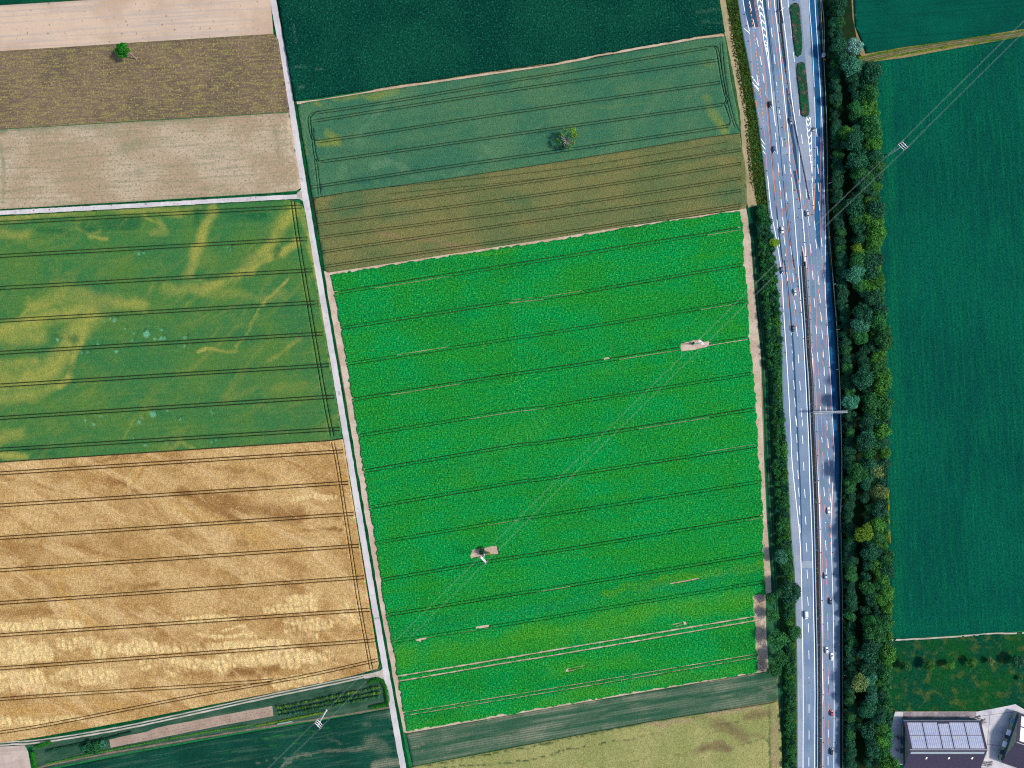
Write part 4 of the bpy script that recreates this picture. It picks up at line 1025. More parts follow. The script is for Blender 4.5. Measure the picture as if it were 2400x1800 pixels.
line(z(3, (630, 745), (650, 940)) + z(4, (575, 200), (610, 945)) + z(5, (545, 250), (580, 945)) + z(6, (590, 400), (612, 945)) + z(7, (625, 500), (635, 945)) + z(8, (637, 500), (640, 945)) + z(9, (720, 300), (718, 950), (717, 1600)), pink, .32)
dashes(2, [(828, 605, 695), (834, 785, 877), (820, 425, 510)])
dashes(3, [(634, 183, 270), (658, 455, 545), (676, 725, 815), (755, 120, 210), (761, 305, 395), (717, 500, 590), (731, 682, 773), (743, 860, 948), (785, 663, 757), (797, 848, 937), (751, 0, 30)])
dashes(4, [(658, 12, 105), (671, 195, 287), (684, 377, 468), (696, 558, 650), (708, 738, 828), (715, 915, 948), (713, 0, 90), (727, 180, 278), (612, 150, 235), (630, 420, 510), (648, 690, 775)])
dashes(4, [(660, 150, 195), (663, 238, 285), (671, 330, 375), (675, 420, 465), (683, 508, 550), (687, 597, 638), (695, 687, 730), (703, 866, 905)], orange, .5)
dashes(5, [(632, 70, 160), (643, 252, 342), (653, 430, 520), (661, 610, 690), (671, 788, 880), (578, 110, 200), (592, 375, 465), (605, 645, 700), (616, 912, 948)])
dashes(5, [(617, 20, 62), (622, 105, 150), (629, 198, 240), (632, 285, 330), (648, 583, 600), (653, 645, 690), (664, 833, 876), (668, 915, 948)], orange, .5)
dashes(6, [(671, -30, 33), (680, 122, 212), (687, 303, 393), (693, 482, 572), (702, 662, 752), (618, 65, 157), (632, 340, 420), (641, 598, 690), (651, 868, 948)])
dashes(6, [(667, 0, 28), (667, 70, 115), (672, 160, 205), (674, 247, 290), (678, 338, 385), (681, 428, 470), (684, 518, 558), (688, 605, 648), (690, 695, 738), (694, 785, 820), (699, 893, 917)], orange, .5)
dashes(6, [(628, 248, 335), (634, 425, 512), (646, 775, 865)], pink, .42)
dashes(7, [(651, 22, 110), (657, 280, 380), (663, 560, 600)])
dashes(7, [(652, 112, 190), (661, 457, 550), (665, 670, 730), (670, 820, 900)], pink, .42)
dashes(7, [(699, 45, 70), (700, 118, 158), (703, 212, 255), (706, 300, 345), (708, 390, 430)], orange, .5)
dashes(8, [(677, 245, 330, .03), (682, 780, 860, .03)])
dashes(8, [(674, 155, 240, .03), (678, 333, 418, .03), (680, 520, 600, .03), (681, 685, 775, .03), (682, 865, 945, .03)], pink, .42)
dashes(9, [(766, 522, 610, 0), (764, 818, 920, 0), (764, 1100, 1200, 0)])
dashes(9, [(766, 10, 115, 0), (766, 210, 320, 0), (766, 415, 515, 0), (765, 617, 715, 0), (764, 1300, 1400, 0)], pink, .42)

# planted islands, median strip
isl = field_mat('island_grass', P(26, 92, 62), P(46, 78, 62), blotch=(.18, .38, .62), grain=(.9, .4), speck=(.3, .55, .7, P(108, 86, 84)), bump=(.8, .9, .4))
kerb = plain('kerb_stone', P(150, 160, 182), .8, .2)
def island(name, poly):
    o = flat(name, poly, .06, kerb, thick=.12)
    p = np.array(poly); c_ = p.mean(0)
    canopy('planting', [tuple(c_ + (q - c_) * np.array([.93, .985])) for q in p], 1.0, .3, isl, zb=.17, relief=bumpy(.22, .9, 9), parent=o, rag=.25)
    return o
island('traffic_island', z(1, (632, 75), (648, 45), (690, 22), (725, 35), (738, 75), (752, 250), (768, 480), (752, 550), (720, 570), (695, 550), (682, 490), (655, 290)))
island('traffic_island', z(1, (697, 660), (705, 628), (740, 612), (780, 622), (790, 640), (810, 800), (822, 945)) + z(2, (752, 270), (745, 305), (715, 322), (685, 315), (660, 290), (645, 130)) + z(1, (708, 800)))
island('traffic_island', z(1, (640, -120), (690, -120), (705, -40), (700, 0), (680, 6), (655, 0), (645, -30)))
med = field_mat('median_earth', P(62, 60, 64), P(48, 56, 56), blotch=(.4, .4, .6), grain=(1.0, .35), speck=(.6, .62, .7, P(110, 100, 100)), bump=(1., .6, .2))
ml = z(3, (582, 745), (590, 850), (590, 945)) + z(4, (500, 100), (540, 700), (552, 945)) + z(5, (490, 400), (512, 945)) + z(6, (530, 500), (547, 945)) + z(7, (556, 500), (565, 945)) + z(8, (572, 400), (580, 945)) + z(9, (650, 300), (650, 950), (650, 1600))
mr = z(3, (586, 745), (608, 850), (612, 945)) + z(4, (528, 100), (570, 700), (582, 945)) + z(5, (520, 400), (540, 945)) + z(6, (560, 500), (575, 945)) + z(7, (586, 500), (596, 945)) + z(8, (600, 400), (605, 945)) + z(9, (682, 300), (682, 950), (682, 1600))
flat('median_strip', ml + mr[::-1], .09, med, step=4)
flat('median_strip', z(1, (515, -300), (535, -300), (540, 0), (548, 120), (560, 230), (605, 640), (600, 690), (580, 560), (535, 240), (515, 60)), .09, med, step=4)
strip('concrete_gutter', [(a[0] + 1.2, a[1]) for a in mr], .9, .075, conc, rag=.03)

# ---------------------------------------------------------------- trees and shrubs
def leaf_mat(name, dark, mid, light, trans=.3):
    b = NB(name)
    lv = b.attr('leafvar', 'Fac')
    c = b.mix(b.rng(lv, 0, .5, smooth=False), dark, mid)
    c = b.mix(b.rng(lv, .5, 1.0, smooth=False), c, light)
    oi = b.n('ShaderNodeObjectInfo')
    c = b.gain(c, b.rng(oi.outputs['Random'], 0, 1, .72, 1.2, False))
    b.done(c, .6, .2)
    tr = b.n('ShaderNodeBsdfTranslucent'); b.l(c, tr.inputs['Color'])
    mx = b.n('ShaderNodeMixShader'); mx.inputs[0].default_value = trans
    b.l(b.bs.outputs[0], mx.inputs[1]); b.l(tr.outputs[0], mx.inputs[2]); b.l(mx.outputs[0], b.out.inputs['Surface'])
    return b.mat
LEAF = {'dark green': leaf_mat('leaves_dark', P(16, 80, 64), P(30, 114, 80), P(66, 152, 104)),
        'mid green': leaf_mat('leaves_mid', P(23, 100, 61), P(44, 140, 71), P(99, 184, 88)),
        'bright green': leaf_mat('leaves_bright', P(35, 119, 54), P(75, 164, 61), P(139, 205, 76)),
        'yellow green': leaf_mat('leaves_yellow', P(75, 148, 44), P(139, 198, 52), P(219, 244, 76)),
        'silvery': leaf_mat('leaves_silver', P(82, 160, 150), P(139, 203, 191), P(207, 251, 239)),
        'teal green': leaf_mat('leaves_teal', P(40, 128, 104), P(73, 172, 136), P(132, 215, 179)),
        'vivid green': leaf_mat('leaves_vivid', P(11, 114, 20), P(28, 157, 28), P(73, 196, 47)),
        'pale green': leaf_mat('leaves_pale', P(92, 143, 78), P(143, 179, 104), P(198, 217, 138))}
bark = field_mat('bark', P(120, 108, 100), P(84, 76, 70), blotch=(1.2, .4, .6), grain=(3., .2), bump=(4., .5, .05))
bark_pale = field_mat('bark_pale', P(196, 180, 180), P(160, 140, 138), blotch=(1.2, .4, .6), grain=(3., .15), bump=(4., .5, .05))

def crown_mesh(name, Rr, zc, vr, nl, nleaf, size, seed, drop=0.0, flat_=0.0):
    g = np.random.default_rng(seed)
    # lobes spread over the crown
    d = g.normal(size=(nl, 3)); d[:, 2] = np.abs(d[:, 2]) * (1 - flat_) - .25
    d /= np.linalg.norm(d, axis=1)[:, None]
    lc = d * np.array([Rr, Rr, vr]) * (.35 + .35 * g.random((nl, 1)))
    lr = Rr * (.28 + .2 * g.random(nl))
    lc = np.vstack([lc, [[0, 0, 0]]]); lr = np.r_[lr, Rr * .45]
    w = lr ** 2; w[-1] *= .6; w /= w.sum()
    li = g.choice(len(lr), nleaf, p=w)
    nv = g.normal(size=(nleaf, 3)); nv[:, 2] += .25
    nv /= np.linalg.norm(nv, axis=1)[:, None]
    rad = lr[li] * (.72 + .36 * g.random(nleaf))
    pos = lc[li] + nv * rad[:, None] * np.array([1, 1, .85])
    pos[:, 2] += zc - drop * np.hypot(pos[:, 0], pos[:, 1])
    keep = pos[:, 2] > zc - vr * 1.05
    pos, nv = pos[keep], nv[keep]; n = len(pos)
    nn = nv * 1.0 + g.normal(size=(n, 3)) * .55; nn /= np.linalg.norm(nn, axis=1)[:, None]
    u = np.cross(nn, g.normal(size=(n, 3))); u /= np.linalg.norm(u, axis=1)[:, None]
    v = np.cross(nn, u)
    s = size * (.6 + .8 * g.random(n))[:, None]
    # pointed leaf sprays: a folded kite
    a = pos - u * s * .55; b = pos + v * s * .38 + nn * s * .08; c = pos + u * s * .6 - nn * s * .1; e = pos - v * s * .38 + nn * s * .08
    vs = np.stack([a, b, c, e], 1).reshape(-1, 3)
    q = np.arange(n * 4).reshape(n, 4)
    me = mesh_np(name, vs, None, q)
    at = me.attributes.new('leafvar', 'FLOAT', 'FACE')
    at.data.foreach_set('value', np.clip(g.normal(.48, .24, n), 0, 1).astype(np.float32))
    return me

def trunk_mesh(name, h, r, spread, nlimb, seed, pale=False):
    rd = random.Random(seed); mb = MB()
    top = Vector((rd.uniform(-.3, .3), rd.uniform(-.3, .3), h))
    mb.bar((0, 0, -.2), (0, 0, .5), r * 1.35, r); mb.bar((0, 0, .4), top * .55, r, r * .8); mb.bar(top * .55, top, r * .8, r * .55)
    for i in range(nlimb):
        a = 2 * math.pi * (i + rd.random() * .6) / nlimb
        e = Vector((math.cos(a) * spread * rd.uniform(.6, 1), math.sin(a) * spread * rd.uniform(.6, 1), h + spread * rd.uniform(.1, .7)))
        st = top * rd.uniform(.6, 1.0)
        mid = st.lerp(e, .5) + Vector((0, 0, spread * .12))
        mb.bar(st, mid, r * .5, r * .34, 5); mb.bar(mid, e, r * .34, r * .12, 5)
    return mb.mesh(name, [bark_pale if pale else bark])

CROWN = {}; TRUNK = {}
for i in range(6):
    CROWN['broad', i] = crown_mesh('crown_broad', 4.5, 7.2, 3.8, 20 + 2 * i, 4200, .5, 100 + i)
    TRUNK['broad', i] = trunk_mesh('trunk_broad', 4.6, .24, 2.6, 5, 100 + i)
for i in range(3):
    CROWN['feather', i] = crown_mesh('crown_feather', 4.2, 6.6, 3.6, 20, 1300, .6, 140 + i)
    TRUNK['feather', i] = trunk_mesh('trunk_feather', 4.2, .2, 2.6, 6, 140 + i)
for i in range(5):
    CROWN['shrub', i] = crown_mesh('crown_shrub', 2.2, 1.9, 1.7, 9, 800, .42, 200 + i)
    TRUNK['shrub', i] = trunk_mesh('trunk_shrub', .9, .09, 1.1, 5, 200 + i)
for i in range(4):
    CROWN['bush', i] = crown_mesh('crown_bush', 1.15, 1.3, 1.1, 7, 240, .36, 240 + i)
    TRUNK['bush', i] = trunk_mesh('trunk_bush', .6, .05, .5, 4, 240 + i)
BASE = {'broad': (4.5, 11.0), 'feather': (4.2, 10.2), 'shrub': (2.2, 3.6), 'bush': (1.15, 2.4)}

def ordw(n):
    return '%d%s' % (n, 'th' if 10 <= n % 100 <= 20 else {1: 'st', 2: 'nd', 3: 'rd'}.get(n % 10, 'th'))

def tree(name, form, px, py, r_px, colour, label, group=None, hs=1.0, seen=True, cat='tree'):
    """crown seen at px,py with radius r_px; stands on the ground under it"""
    R0, H0 = BASE[form]
    sc_ = r_px * S / R0 * (1.3 if form in ('broad', 'feather') else 1.22)
    hs = hs * (.85 if form in ('broad', 'feather') else 1.0)
    h = H0 * sc_ * hs
    loc = at_height(px, py, h * .66, .02) if seen else G(px, py, .02)
    o = empty(name, loc, random.uniform(0, 6.28), (sc_, sc_, sc_ * hs))
    k = random.randrange(sum(1 for q in CROWN if q[0] == form))
    link('trunk', TRUNK[form, k], None, o)
    c_ = link('crown', CROWN[form, k], LEAF['mid green'], o)
    c_.material_slots[0].link = 'OBJECT'; c_.material_slots[0].material = LEAF[colour]
    return props(o, label, cat, group)

west_e = lambda y: float(np.interp(y, [0, 250, 450, 650, 800, 950, 1100, 1250, 1450, 1600, 1800], [1938, 1944, 1948, 1957, 1964, 1975, 1976, 1974, 1978, 1979, 1979]))
east_e = lambda y: float(np.interp(y, [0, 90, 135, 150, 170, 230, 350, 470, 640, 710, 850, 985, 1080, 1200, 1370, 1530, 1640, 1700, 1800], [1996, 1990, 2005, 2040, 2056, 2060, 2065, 2070, 2069, 2080, 2085, 2092, 2084, 2086, 2093, 2094, 2092, 2096, 2100]))
special = [(2001, 112, 17, 'silvery', 'broad', 'silvery pale tree at the end of the grassy cart track'),
           (2023, 1246, 19, 'yellow green', 'broad', 'lone yellow-green tree glowing amid the dark motorway belt'),
           (1985, 312, 15, 'bright green', 'broad', 'rounded bright green tree in the belt opposite the chevron end'),
           (2007, 588, 14, 'yellow green', 'broad', 'yellowish tree top in the middle of the belt above the pale teal tree'),
           (2000, 640, 19, 'teal green', 'broad', 'pale teal rounded tree in the belt by the narrow median start'),
           (2010, 1106, 20, 'mid green', 'broad', 'large round green tree in the belt just below the sign gantry'),
           (1994, 940, 17, 'teal green', 'broad', 'bluish pale tree in the belt beside the sign gantry'),
           (2012, 1600, 17, 'pale green', 'feather', 'pale feathery tree in the belt left of the meadow shrubs'),
           (2052, 1105, 16, 'pale green', 'feather', 'sparse pale willow-like tree at the field edge of the belt gap'),
           (2062, 1150, 15, 'pale green', 'feather', 'sparse pale tree below the willow-like one at the belt edge')]
for x, y, r_, col, form, lab in special:
    tree('tree', form, x, y, r_, col, lab)
rd = random.Random(11)
rows = []
y = 2
while y < 1800:
    rows.append(('motorway-side', west_e(y) + rd.uniform(13, 20), y, rd.uniform(9, 13), rd.choice(['dark green', 'dark green', 'dark green', 'mid green']), .8)); y += rd.uniform(16, 22)
y = 6
while y < 1800:
    f = rd.uniform(.42, .58)
    x = west_e(y) * (1 - f) + east_e(y) * f
    rows.append(('middle', x, y, rd.choice([rd.uniform(10, 14), rd.uniform(14, 21)]), rd.choice(['dark green', 'dark green', 'mid green', 'dark green', 'teal green' if rd.random() < .4 else 'dark green']), 1.0)); y += rd.uniform(21, 29)
y = 172
while y < 1800:
    rows.append(('field-side', east_e(y) - rd.uniform(13, 22), y, rd.choice([rd.uniform(10, 14), rd.uniform(14, 20)]), rd.choice(['mid green', 'bright green', 'dark green', 'mid green', 'bright green']), 1.0)); y += rd.uniform(20, 28)
y = 165
while y < 1800:
    if not 1040 < y < 1180:
        f = rd.uniform(.68, .76)
        rows.append(('second field-side', west_e(y) * (1 - f) + east_e(y) * f, y, rd.uniform(12, 17), rd.choice(['mid green', 'dark green', 'bright green']), .95))
    y += rd.uniform(20, 34)
cnt = {}
for row, x, y, r_, col, hs in rows:
    if any(math.hypot(x - s_[0], y - s_[1]) < s_[2] * .8 for s_ in special): continue
    if row == 'middle' and 20 < y < 130: r_ *= .85
    cnt[row] = cnt.get(row, 0) + 1
    tree('tree', 'broad' if rd.random() < .85 else 'feather', x, y, r_, col, '%s tree, %s from the top in the %s row of the motorway belt' % (col, ordw(cnt[row]), row), 'trees in the belt beside the motorway', hs)

# low scrub at the feet of the belt, motorway side
n_s = 0
for y in np.arange(8, 1800, 21):
    n_s += 1
    tree('shrub', 'shrub', west_e(y) + rd.uniform(4, 9), y + rd.uniform(-5, 5), rd.uniform(5, 7.5), rd.choice(['dark green', 'dark green', 'mid green']), 'low shrub at the belt foot beside the crash barrier, %s from the top' % ordw(n_s), 'shrubs at the foot of the belt', cat='shrub')

# hedge between the grass path and the motorway
hl = lambda y: float(np.interp(y, [480, 520, 600, 700, 800, 900, 1000, 1100, 1250, 1330, 1450, 1500, 1800], [1776, 1773, 1780, 1788, 1797, 1809, 1815, 1817, 1822, 1830, 1842, 1842, 1842]))
hr = lambda y: float(np.interp(y, [480, 520, 600, 700, 800, 900, 1000, 1100, 1250, 1330, 1450, 1500, 1800], [1788, 1806, 1818, 1824, 1829, 1830, 1838, 1844, 1848, 1854, 1856, 1858, 1862]))
hs_spec = [(1831, 1304, 13.5, 'teal green', 'broad', 'round pale teal tree standing in the hedge beside the grass path'), (1852, 1387, 21, 'dark green', 'broad', 'large dark round tree overhanging the motorway shoulder'),
           (1861, 1482, 14, 'mid green', 'broad', 'green tree leaning over the shoulder below the white van'), (1815, 568, 10, 'yellow green', 'broad', 'yellow-green tree in the hedge at the motorway edge'),
           (1806, 1405, 12, 'mid green', 'feather', 'feathery tree at the top end of the lower bare headland strip'), (1809, 1443, 13, 'mid green', 'feather', 'feathery tree beside the bare headland, second from its top'),
           (1820, 1500, 19, 'mid green', 'feather', 'widest feathery light tree beside the lower bare headland'), (1822, 1545, 17, 'mid green', 'feather', 'feathery tree just above the striped field corner'), (1815, 1572, 14, 'mid green', 'feather', 'small feathery tree at the striped field corner')]
for x, y, r_, col, form, lab in hs_spec: tree('tree', form, x, y, r_, col, lab, hs=.85)
cn = [0, 0, 0]
for y in np.arange(486, 1800, 12.5):
    l_, r_ = hl(y), hr(y); wd = r_ - l_
    for j, f in enumerate([.2, .55, .85] if wd > 24 else ([.3, .75] if wd > 14 else [.5])):
        x = l_ + wd * f + rd.uniform(-2, 2); yy = y + rd.uniform(-4, 4)
        if any(math.hypot(x - s_[0], yy - s_[1]) < s_[2] * .7 for s_ in hs_spec): continue
        cn[j] += 1
        tree('hedge_shrub', 'shrub', x, yy, rd.uniform(6.5, 10), rd.choice(['dark green', 'mid green', 'mid green', 'bright green' if f > .6 else 'mid green']),
             'hedge shrub beside the motorway, %s from the top in its %s line' % (ordw(cn[j]), ['path-side', 'inner', 'road-side'][j]), 'shrubs of the motorway hedge', cat='shrub')

# meadow shrubs
for i, (x, y, r_, col, f_, lab) in enumerate([(2124, 1561, 12, 'mid green', 'broad', 'leafy young tree in the meadow row, nearest the tree belt'), (2177, 1559, 11, 'bright green', 'broad', 'leafy young tree in the meadow row, second from the belt'),
        (2227, 1558, 9, 'bright green', 'broad', 'slim young tree in the meadow row, third from the belt'), (2279, 1554, 9.5, 'bright green', 'broad', 'slim young tree in the meadow row, fourth from the belt'),
        (2323, 1550, 7.5, 'pale green', 'feather', 'small pale grey-leaved tree in the meadow row'), (2384, 1550, 13, 'dark green', 'broad', 'dark wide tree at the right end of the meadow row'),
        (2390, 1590, 6, 'mid green', 'shrub', 'small shrub below the right end of the meadow row')]):
    tree('young_tree', f_, x, y, r_, col, lab, hs=.85)

# the two field trees
o = empty('field_tree', G(321, 139, .1)); props(o, 'leaning green tree with pale forked trunk in the brown stubble', 'tree')
mb = MB(); mb.bar((0, 0, -.2), (-.6, .5, 3.2), .5, .4); mb.bar((-.6, .5, 3.1), (-1.3, 1.4, 7.5), .34, .22); mb.bar((-.7, .6, 3.2), (-3.2, 1.6, 7.2), .34, .2); mb.bar((-1.3, 1.4, 7.4), (-1.9, 1.9, 9.6), .2, .08); mb.bar((-1.3, 1.4, 7.4), (-.9, 2.0, 9.4), .16, .07); mb.bar((-3.2, 1.6, 7.2), (-6, 3, 11), .2, .08)
mb.build('trunk', bark_pale, o)
for i, (x, y, zz, rr) in enumerate([(-6.4, 3.0, 11.0, 2.6), (-7.4, .6, 9.8, 2.5), (-4.6, 4.4, 11.2, 2.3), (-2.4, 3.4, 11.6, 2.6), (-4.4, 1.2, 11.8, 2.8), (-5.6, -1.4, 9.0, 2.2), (-2.4, .2, 10.2, 2.2), (-7.2, 4.6, 9.4, 1.5), (-1.2, 1.6, 9.6, 1.6), (-3.6, -.8, 9.2, 1.8)]):
    c_ = link('crown', crown_mesh('crown_field', rr, 0, rr * .8, 9, 620, .5, 900 + i), LEAF['vivid green'], o); c_.location = (x, y, zz - 1.6)
mb = MB()
for i in range(40):
    a = random.uniform(0, 6.28); r_ = random.uniform(.2, 1.6); mb.bar((1 + math.cos(a) * r_, -.5 + math.sin(a) * r_, 0), (1 + math.cos(a) * r_ * 1.3, -.5 + math.sin(a) * r_ * 1.3, random.uniform(.3, .7)), .1, .02, 4)
props(mb.build('grass_tuft', field_mat('dry_tuft', P(150, 110, 96), P(120, 100, 84))), 'dry brown tuft at the foot of the leaning field tree', 'grass', kind='stuff').location = G(322, 139, .1)

o = empty('field_tree', G(1325, 337, .5)); props(o, 'half bare old tree standing in the green cereal field', 'tree')
mb = MB(); mb.bar((0, 0, -.6), (.2, .3, 4), .6, .45)
rdt = random.Random(5)
for i in range(13):
    a = 6.28 * i / 13 + rdt.uniform(-.2, .2); L = rdt.uniform(3.0, 6.2); st = Vector((.2, .3, rdt.uniform(3.2, 4.2)))
    md = st + Vector((math.cos(a) * L * .5, math.sin(a) * L * .5, rdt.uniform(1.6, 3.2))); e = st + Vector((math.cos(a) * L, math.sin(a) * L, rdt.uniform(3.0, 6.5)))
    mb.bar(st, md, .26, .18, 5); mb.bar(md, e, .18, .05, 5)
    for k in range(3):
        s2 = md.lerp(e, rdt.uniform(.1, .9)); mb.bar(s2, s2 + Vector((rdt.uniform(-1.4, 1.4), rdt.uniform(-1.4, 1.4), rdt.uniform(.3, 1.5))), .09, .03, 4)
mb.build('trunk', bark_pale, o)
for i, (x, y, zz, rr, n_l, col) in enumerate([(3.8, 4.6, 9.6, 2.6, 620, 'yellow green'), (5.0, 1.6, 8.8, 2.5, 640, 'yellow green'), (-.6, 5.0, 8.2, 2.0, 380, 'bright green'), (-3.4, 3.2, 7.4, 1.8, 300, 'bright green'), (-4.6, -1.2, 6.0, 2.2, 420, 'mid green'), (-1.6, -3.6, 5.2, 2.2, 380, 'dark green'), (2.6, -3.6, 5.6, 2.2, 420, 'bright green'),
                                             (4.2, -1.4, 6.2, 1.8, 260, 'pale green'), (1.4, 2.2, 8.2, 1.8, 260, 'mid green'), (-5.6, .6, 5.0, 1.3, 180, 'yellow green')]):
    c_ = link('crown', crown_mesh('crown_clump', rr, 0, rr * .8, 9, n_l, .5, 920 + i), LEAF[col], o); c_.location = (x, y, zz)

# scrub in the cleared patch under the beet-field pylon, cart-track bush
tree('shrub', 'shrub', 1133, 1291, 9, 'dark green', 'dark shrub at the foot of the pylon in its cleared patch', seen=False, cat='shrub')
tree('shrub', 'bush', 1146, 1295, 4, 'yellow green', 'little yellow-green bush beside the pylon shrub', seen=False, cat='shrub')
tree('shrub', 'bush', 1623, 804, 3.5, 'dark green', 'small dark bush at the foot of the pylon in the tan patch', seen=False, cat='shrub')

# orchard rows, boundary hedge and the scrub beside the bare bed
def row(name, a, b, n, r_, cols, label, group):
    for i in range(n):
        f = i / (n - 1)
        x = a[0] + (b[0] - a[0]) * f + rd.uniform(-.6, .6); y = a[1] + (b[1] - a[1]) * f + rd.uniform(-.7, .7)
        tree(name, 'bush', x, y, r_ * rd.uniform(.85, 1.2), rd.choice(cols), label % ordw(i + 1), group, hs=1.3, cat='shrub')
row('orchard_bush', (651, 1659), (888, 1611), 40, 2.7, ['mid green', 'bright green', 'yellow green'], 'orchard bush, %s from the left in the upper row', 'bushes in the orchard rows')
row('orchard_bush', (655, 1669), (889, 1623), 40, 2.7, ['mid green', 'bright green', 'yellow green'], 'orchard bush, %s from the left in the middle row', 'bushes in the orchard rows')
row('orchard_bush', (657, 1678), (888, 1633), 40, 2.6, ['mid green', 'teal green', 'bright green'], 'orchard bush, %s from the left in the lower row', 'bushes in the orchard rows')
def hedge(pts, w, h, col, label, seed):
    p = densify(catmull(A(pts)), .22); g = np.random.default_rng(seed)
    n = int(len(p) * 20 * w / 2.0)
    idx = g.integers(0, len(p), n); base = p.mean(0)
    ang = g.random(n) * np.pi; k = g.random(n) ** .35
    lump = .75 + .5 * fbm(p[idx, 0] * .5, p[idx, 1] * .5, seed)
    tan = np.gradient(p, axis=0); tan /= np.hypot(tan[:, 0], tan[:, 1])[:, None]; nor = np.stack([-tan[:, 1], tan[:, 0]], 1)
    off = np.cos(ang) * w / 2 * k * lump
    pos = np.c_[p[idx] - base + nor[idx] * off[:, None], np.sin(ang) * h * .55 * k * lump + h * .4]
    nn = np.c_[nor[idx] * np.cos(ang)[:, None], np.sin(ang)] + g.normal(size=(n, 3)) * .5
    nn /= np.linalg.norm(nn, axis=1)[:, None]; u = np.cross(nn, g.normal(size=(n, 3))); u /= np.linalg.norm(u, axis=1)[:, None]; v = np.cross(nn, u)
    s = .42 * (.6 + .8 * g.random(n))[:, None]
    vs = np.stack([pos - u * s * .5, pos + v * s * .4, pos + u * s * .5, pos - v * s * .4], 1).reshape(-1, 3)
    me = mesh_np('hedge_leaves', vs, None, np.arange(n * 4).reshape(n, 4))
    at = me.attributes.new('leafvar', 'FLOAT', 'FACE'); at.data.foreach_set('value', np.clip(g.normal(.5, .25, n), 0, 1).astype(np.float32))
    o = empty('hedge', (base[0], base[1], .03)); props(o, label, 'hedge', 'boundary hedges by the orchard strip')
    link('foliage', me, LEAF[col], o)
    mb = MB()
    for q in p[::12]: mb.bar((q[0] - base[0], q[1] - base[1], -.05), (q[0] - base[0] + random.uniform(-.2, .2), q[1] - base[1] + random.uniform(-.2, .2), h * .7), .05, .02, 5)
    mb.build('stems', bark, o)
hedge([(866, 1598), (880, 1592), (893, 1593), (903, 1606), (908, 1628), (908, 1648), (892, 1652), (869, 1657)], 2.8, 2.4, 'vivid green', 'bright green hedge curving round the orchard corner by the white road', 5)
hedge([(86, 1750), (100, 1744), (122, 1738)], 2.8, 2.2, 'vivid green', 'short bright hedge beside the two-rut track at left', 6)
hedge([(79, 1760), (82, 1780), (88, 1810)], 3.0, 2.2, 'vivid green', 'bright hedge running down beside the pale field corner', 7)
hedge([(110, 1760), (140, 1752), (200, 1740), (260, 1728), (310, 1714)], 1.8, 1.8, 'dark green', 'dark low hedge along the upper edge of the grass strip', 8)
hedge([(600, 1701), (680, 1685), (759, 1669)], 1.3, .9, 'yellow green', 'low yellow-green grassy hedge below the orchard rows', 9)
hedge([(110, 1790), (200, 1770), (330, 1744), (480, 1716), (590, 1699)], 1.1, .7, 'bright green', 'thin grassy hedge along the footpath below the bare bed', 10)
for i, (x, y, r_) in enumerate([(196, 1752, 9), (212, 1746, 10), (228, 1752, 10), (240, 1744, 9), (222, 1760, 8), (206, 1762, 7)]):
    tree('shrub', 'shrub', x, y, r_, ['dark green', 'dark green', 'mid green', 'teal green', 'dark green', 'mid green'][i], 'scrub bush left of the bare bed, %s of the thicket from the left' % ordw([1, 3, 5, 6, 4, 2][i]), 'scrub thicket by the bare bed', cat='shrub')
# seedlings in the bare bed
mb = MB()
for r0, r1, n in (((300, 1739), (635, 1672), 90), ((300, 1733), (635, 1666), 90), ((390, 1708), (636, 1660), 60)):
    for i in range(n):
        f = (i + random.uniform(-.2, .2)) / n
        if random.random() < .35: continue
        g_ = G(r0[0] + (r1[0] - r0[0]) * f, r0[1] + (r1[1] - r0[1]) * f, .04)
        for k in range(3):
            a = random.uniform(0, 6.28); mb.add([(g_.x, g_.y, g_.z), (g_.x + .35 * math.cos(a), g_.y + .35 * math.sin(a), .22), (g_.x + .35 * math.cos(a + .7), g_.y + .35 * math.sin(a + .7), .2)], [(0, 1, 2)])
props(mb.build('seedlings', LEAF['dark green']), 'tiny seedlings in dotted rows on the bare pinkish bed', 'seedlings', kind='stuff')
# rough grass tufts of the motorway verge, weeds of the headland strips
def tufts(name, polys, n, h, mat, label, seed, z0=.03):
    g = np.random.default_rng(seed); vs = []
    for poly, k in polys:
        p = A(poly); lo, hi = p.min(0), p.max(0); c_ = lo + g.random((n * k, 2)) * (hi - lo); c_ = c_[inside(c_, p)]
        m_ = len(c_); a = g.random(m_) * 6.28; s = h * (.5 + g.random(m_)); w = s * (.5 + .5 * g.random(m_))
        dx, dy = np.cos(a), np.sin(a); lean = (g.random((m_, 2)) - .5) * s[:, None] * .9
        vs.append(np.stack([np.c_[c_[:, 0] - dx * w, c_[:, 1] - dy * w, np.full(m_, z0)], np.c_[c_[:, 0] + dx * w, c_[:, 1] + dy * w, np.full(m_, z0)], np.c_[c_ + lean, z0 + s]], 1).reshape(-1, 3))
    v = np.vstack(vs); me = mesh_np(name, v, np.arange(len(v)).reshape(-1, 3))
    at = me.attributes.new('leafvar', 'FLOAT', 'FACE'); at.data.foreach_set('value', g.random(len(v) // 3).astype(np.float32))
    return props(link(name, me, mat), label, 'grass', kind='stuff')
verge_poly = [(1703, 0), (1728, 0), (1742, 90), (1761, 190), (1788, 380), (1800, 480), (1780, 500), (1757, 420), (1743, 260), (1716, 120)]
tufts('verge_tufts', [(verge_poly, 4), ([(1838, 1000), (1850, 1264), (1862, 1440), (1867, 1800), (1858, 1800), (1845, 1300), (1832, 1000)], 2), ([(1803, 490), (1812, 600), (1828, 766), (1822, 766), (1806, 600), (1796, 500)], 2)], 3000, .7,
      leaf_mat('grass_blades', P(74, 116, 50), P(124, 150, 60), P(196, 182, 92)), 'rough yellowish grass tufts along the motorway verge', 3)
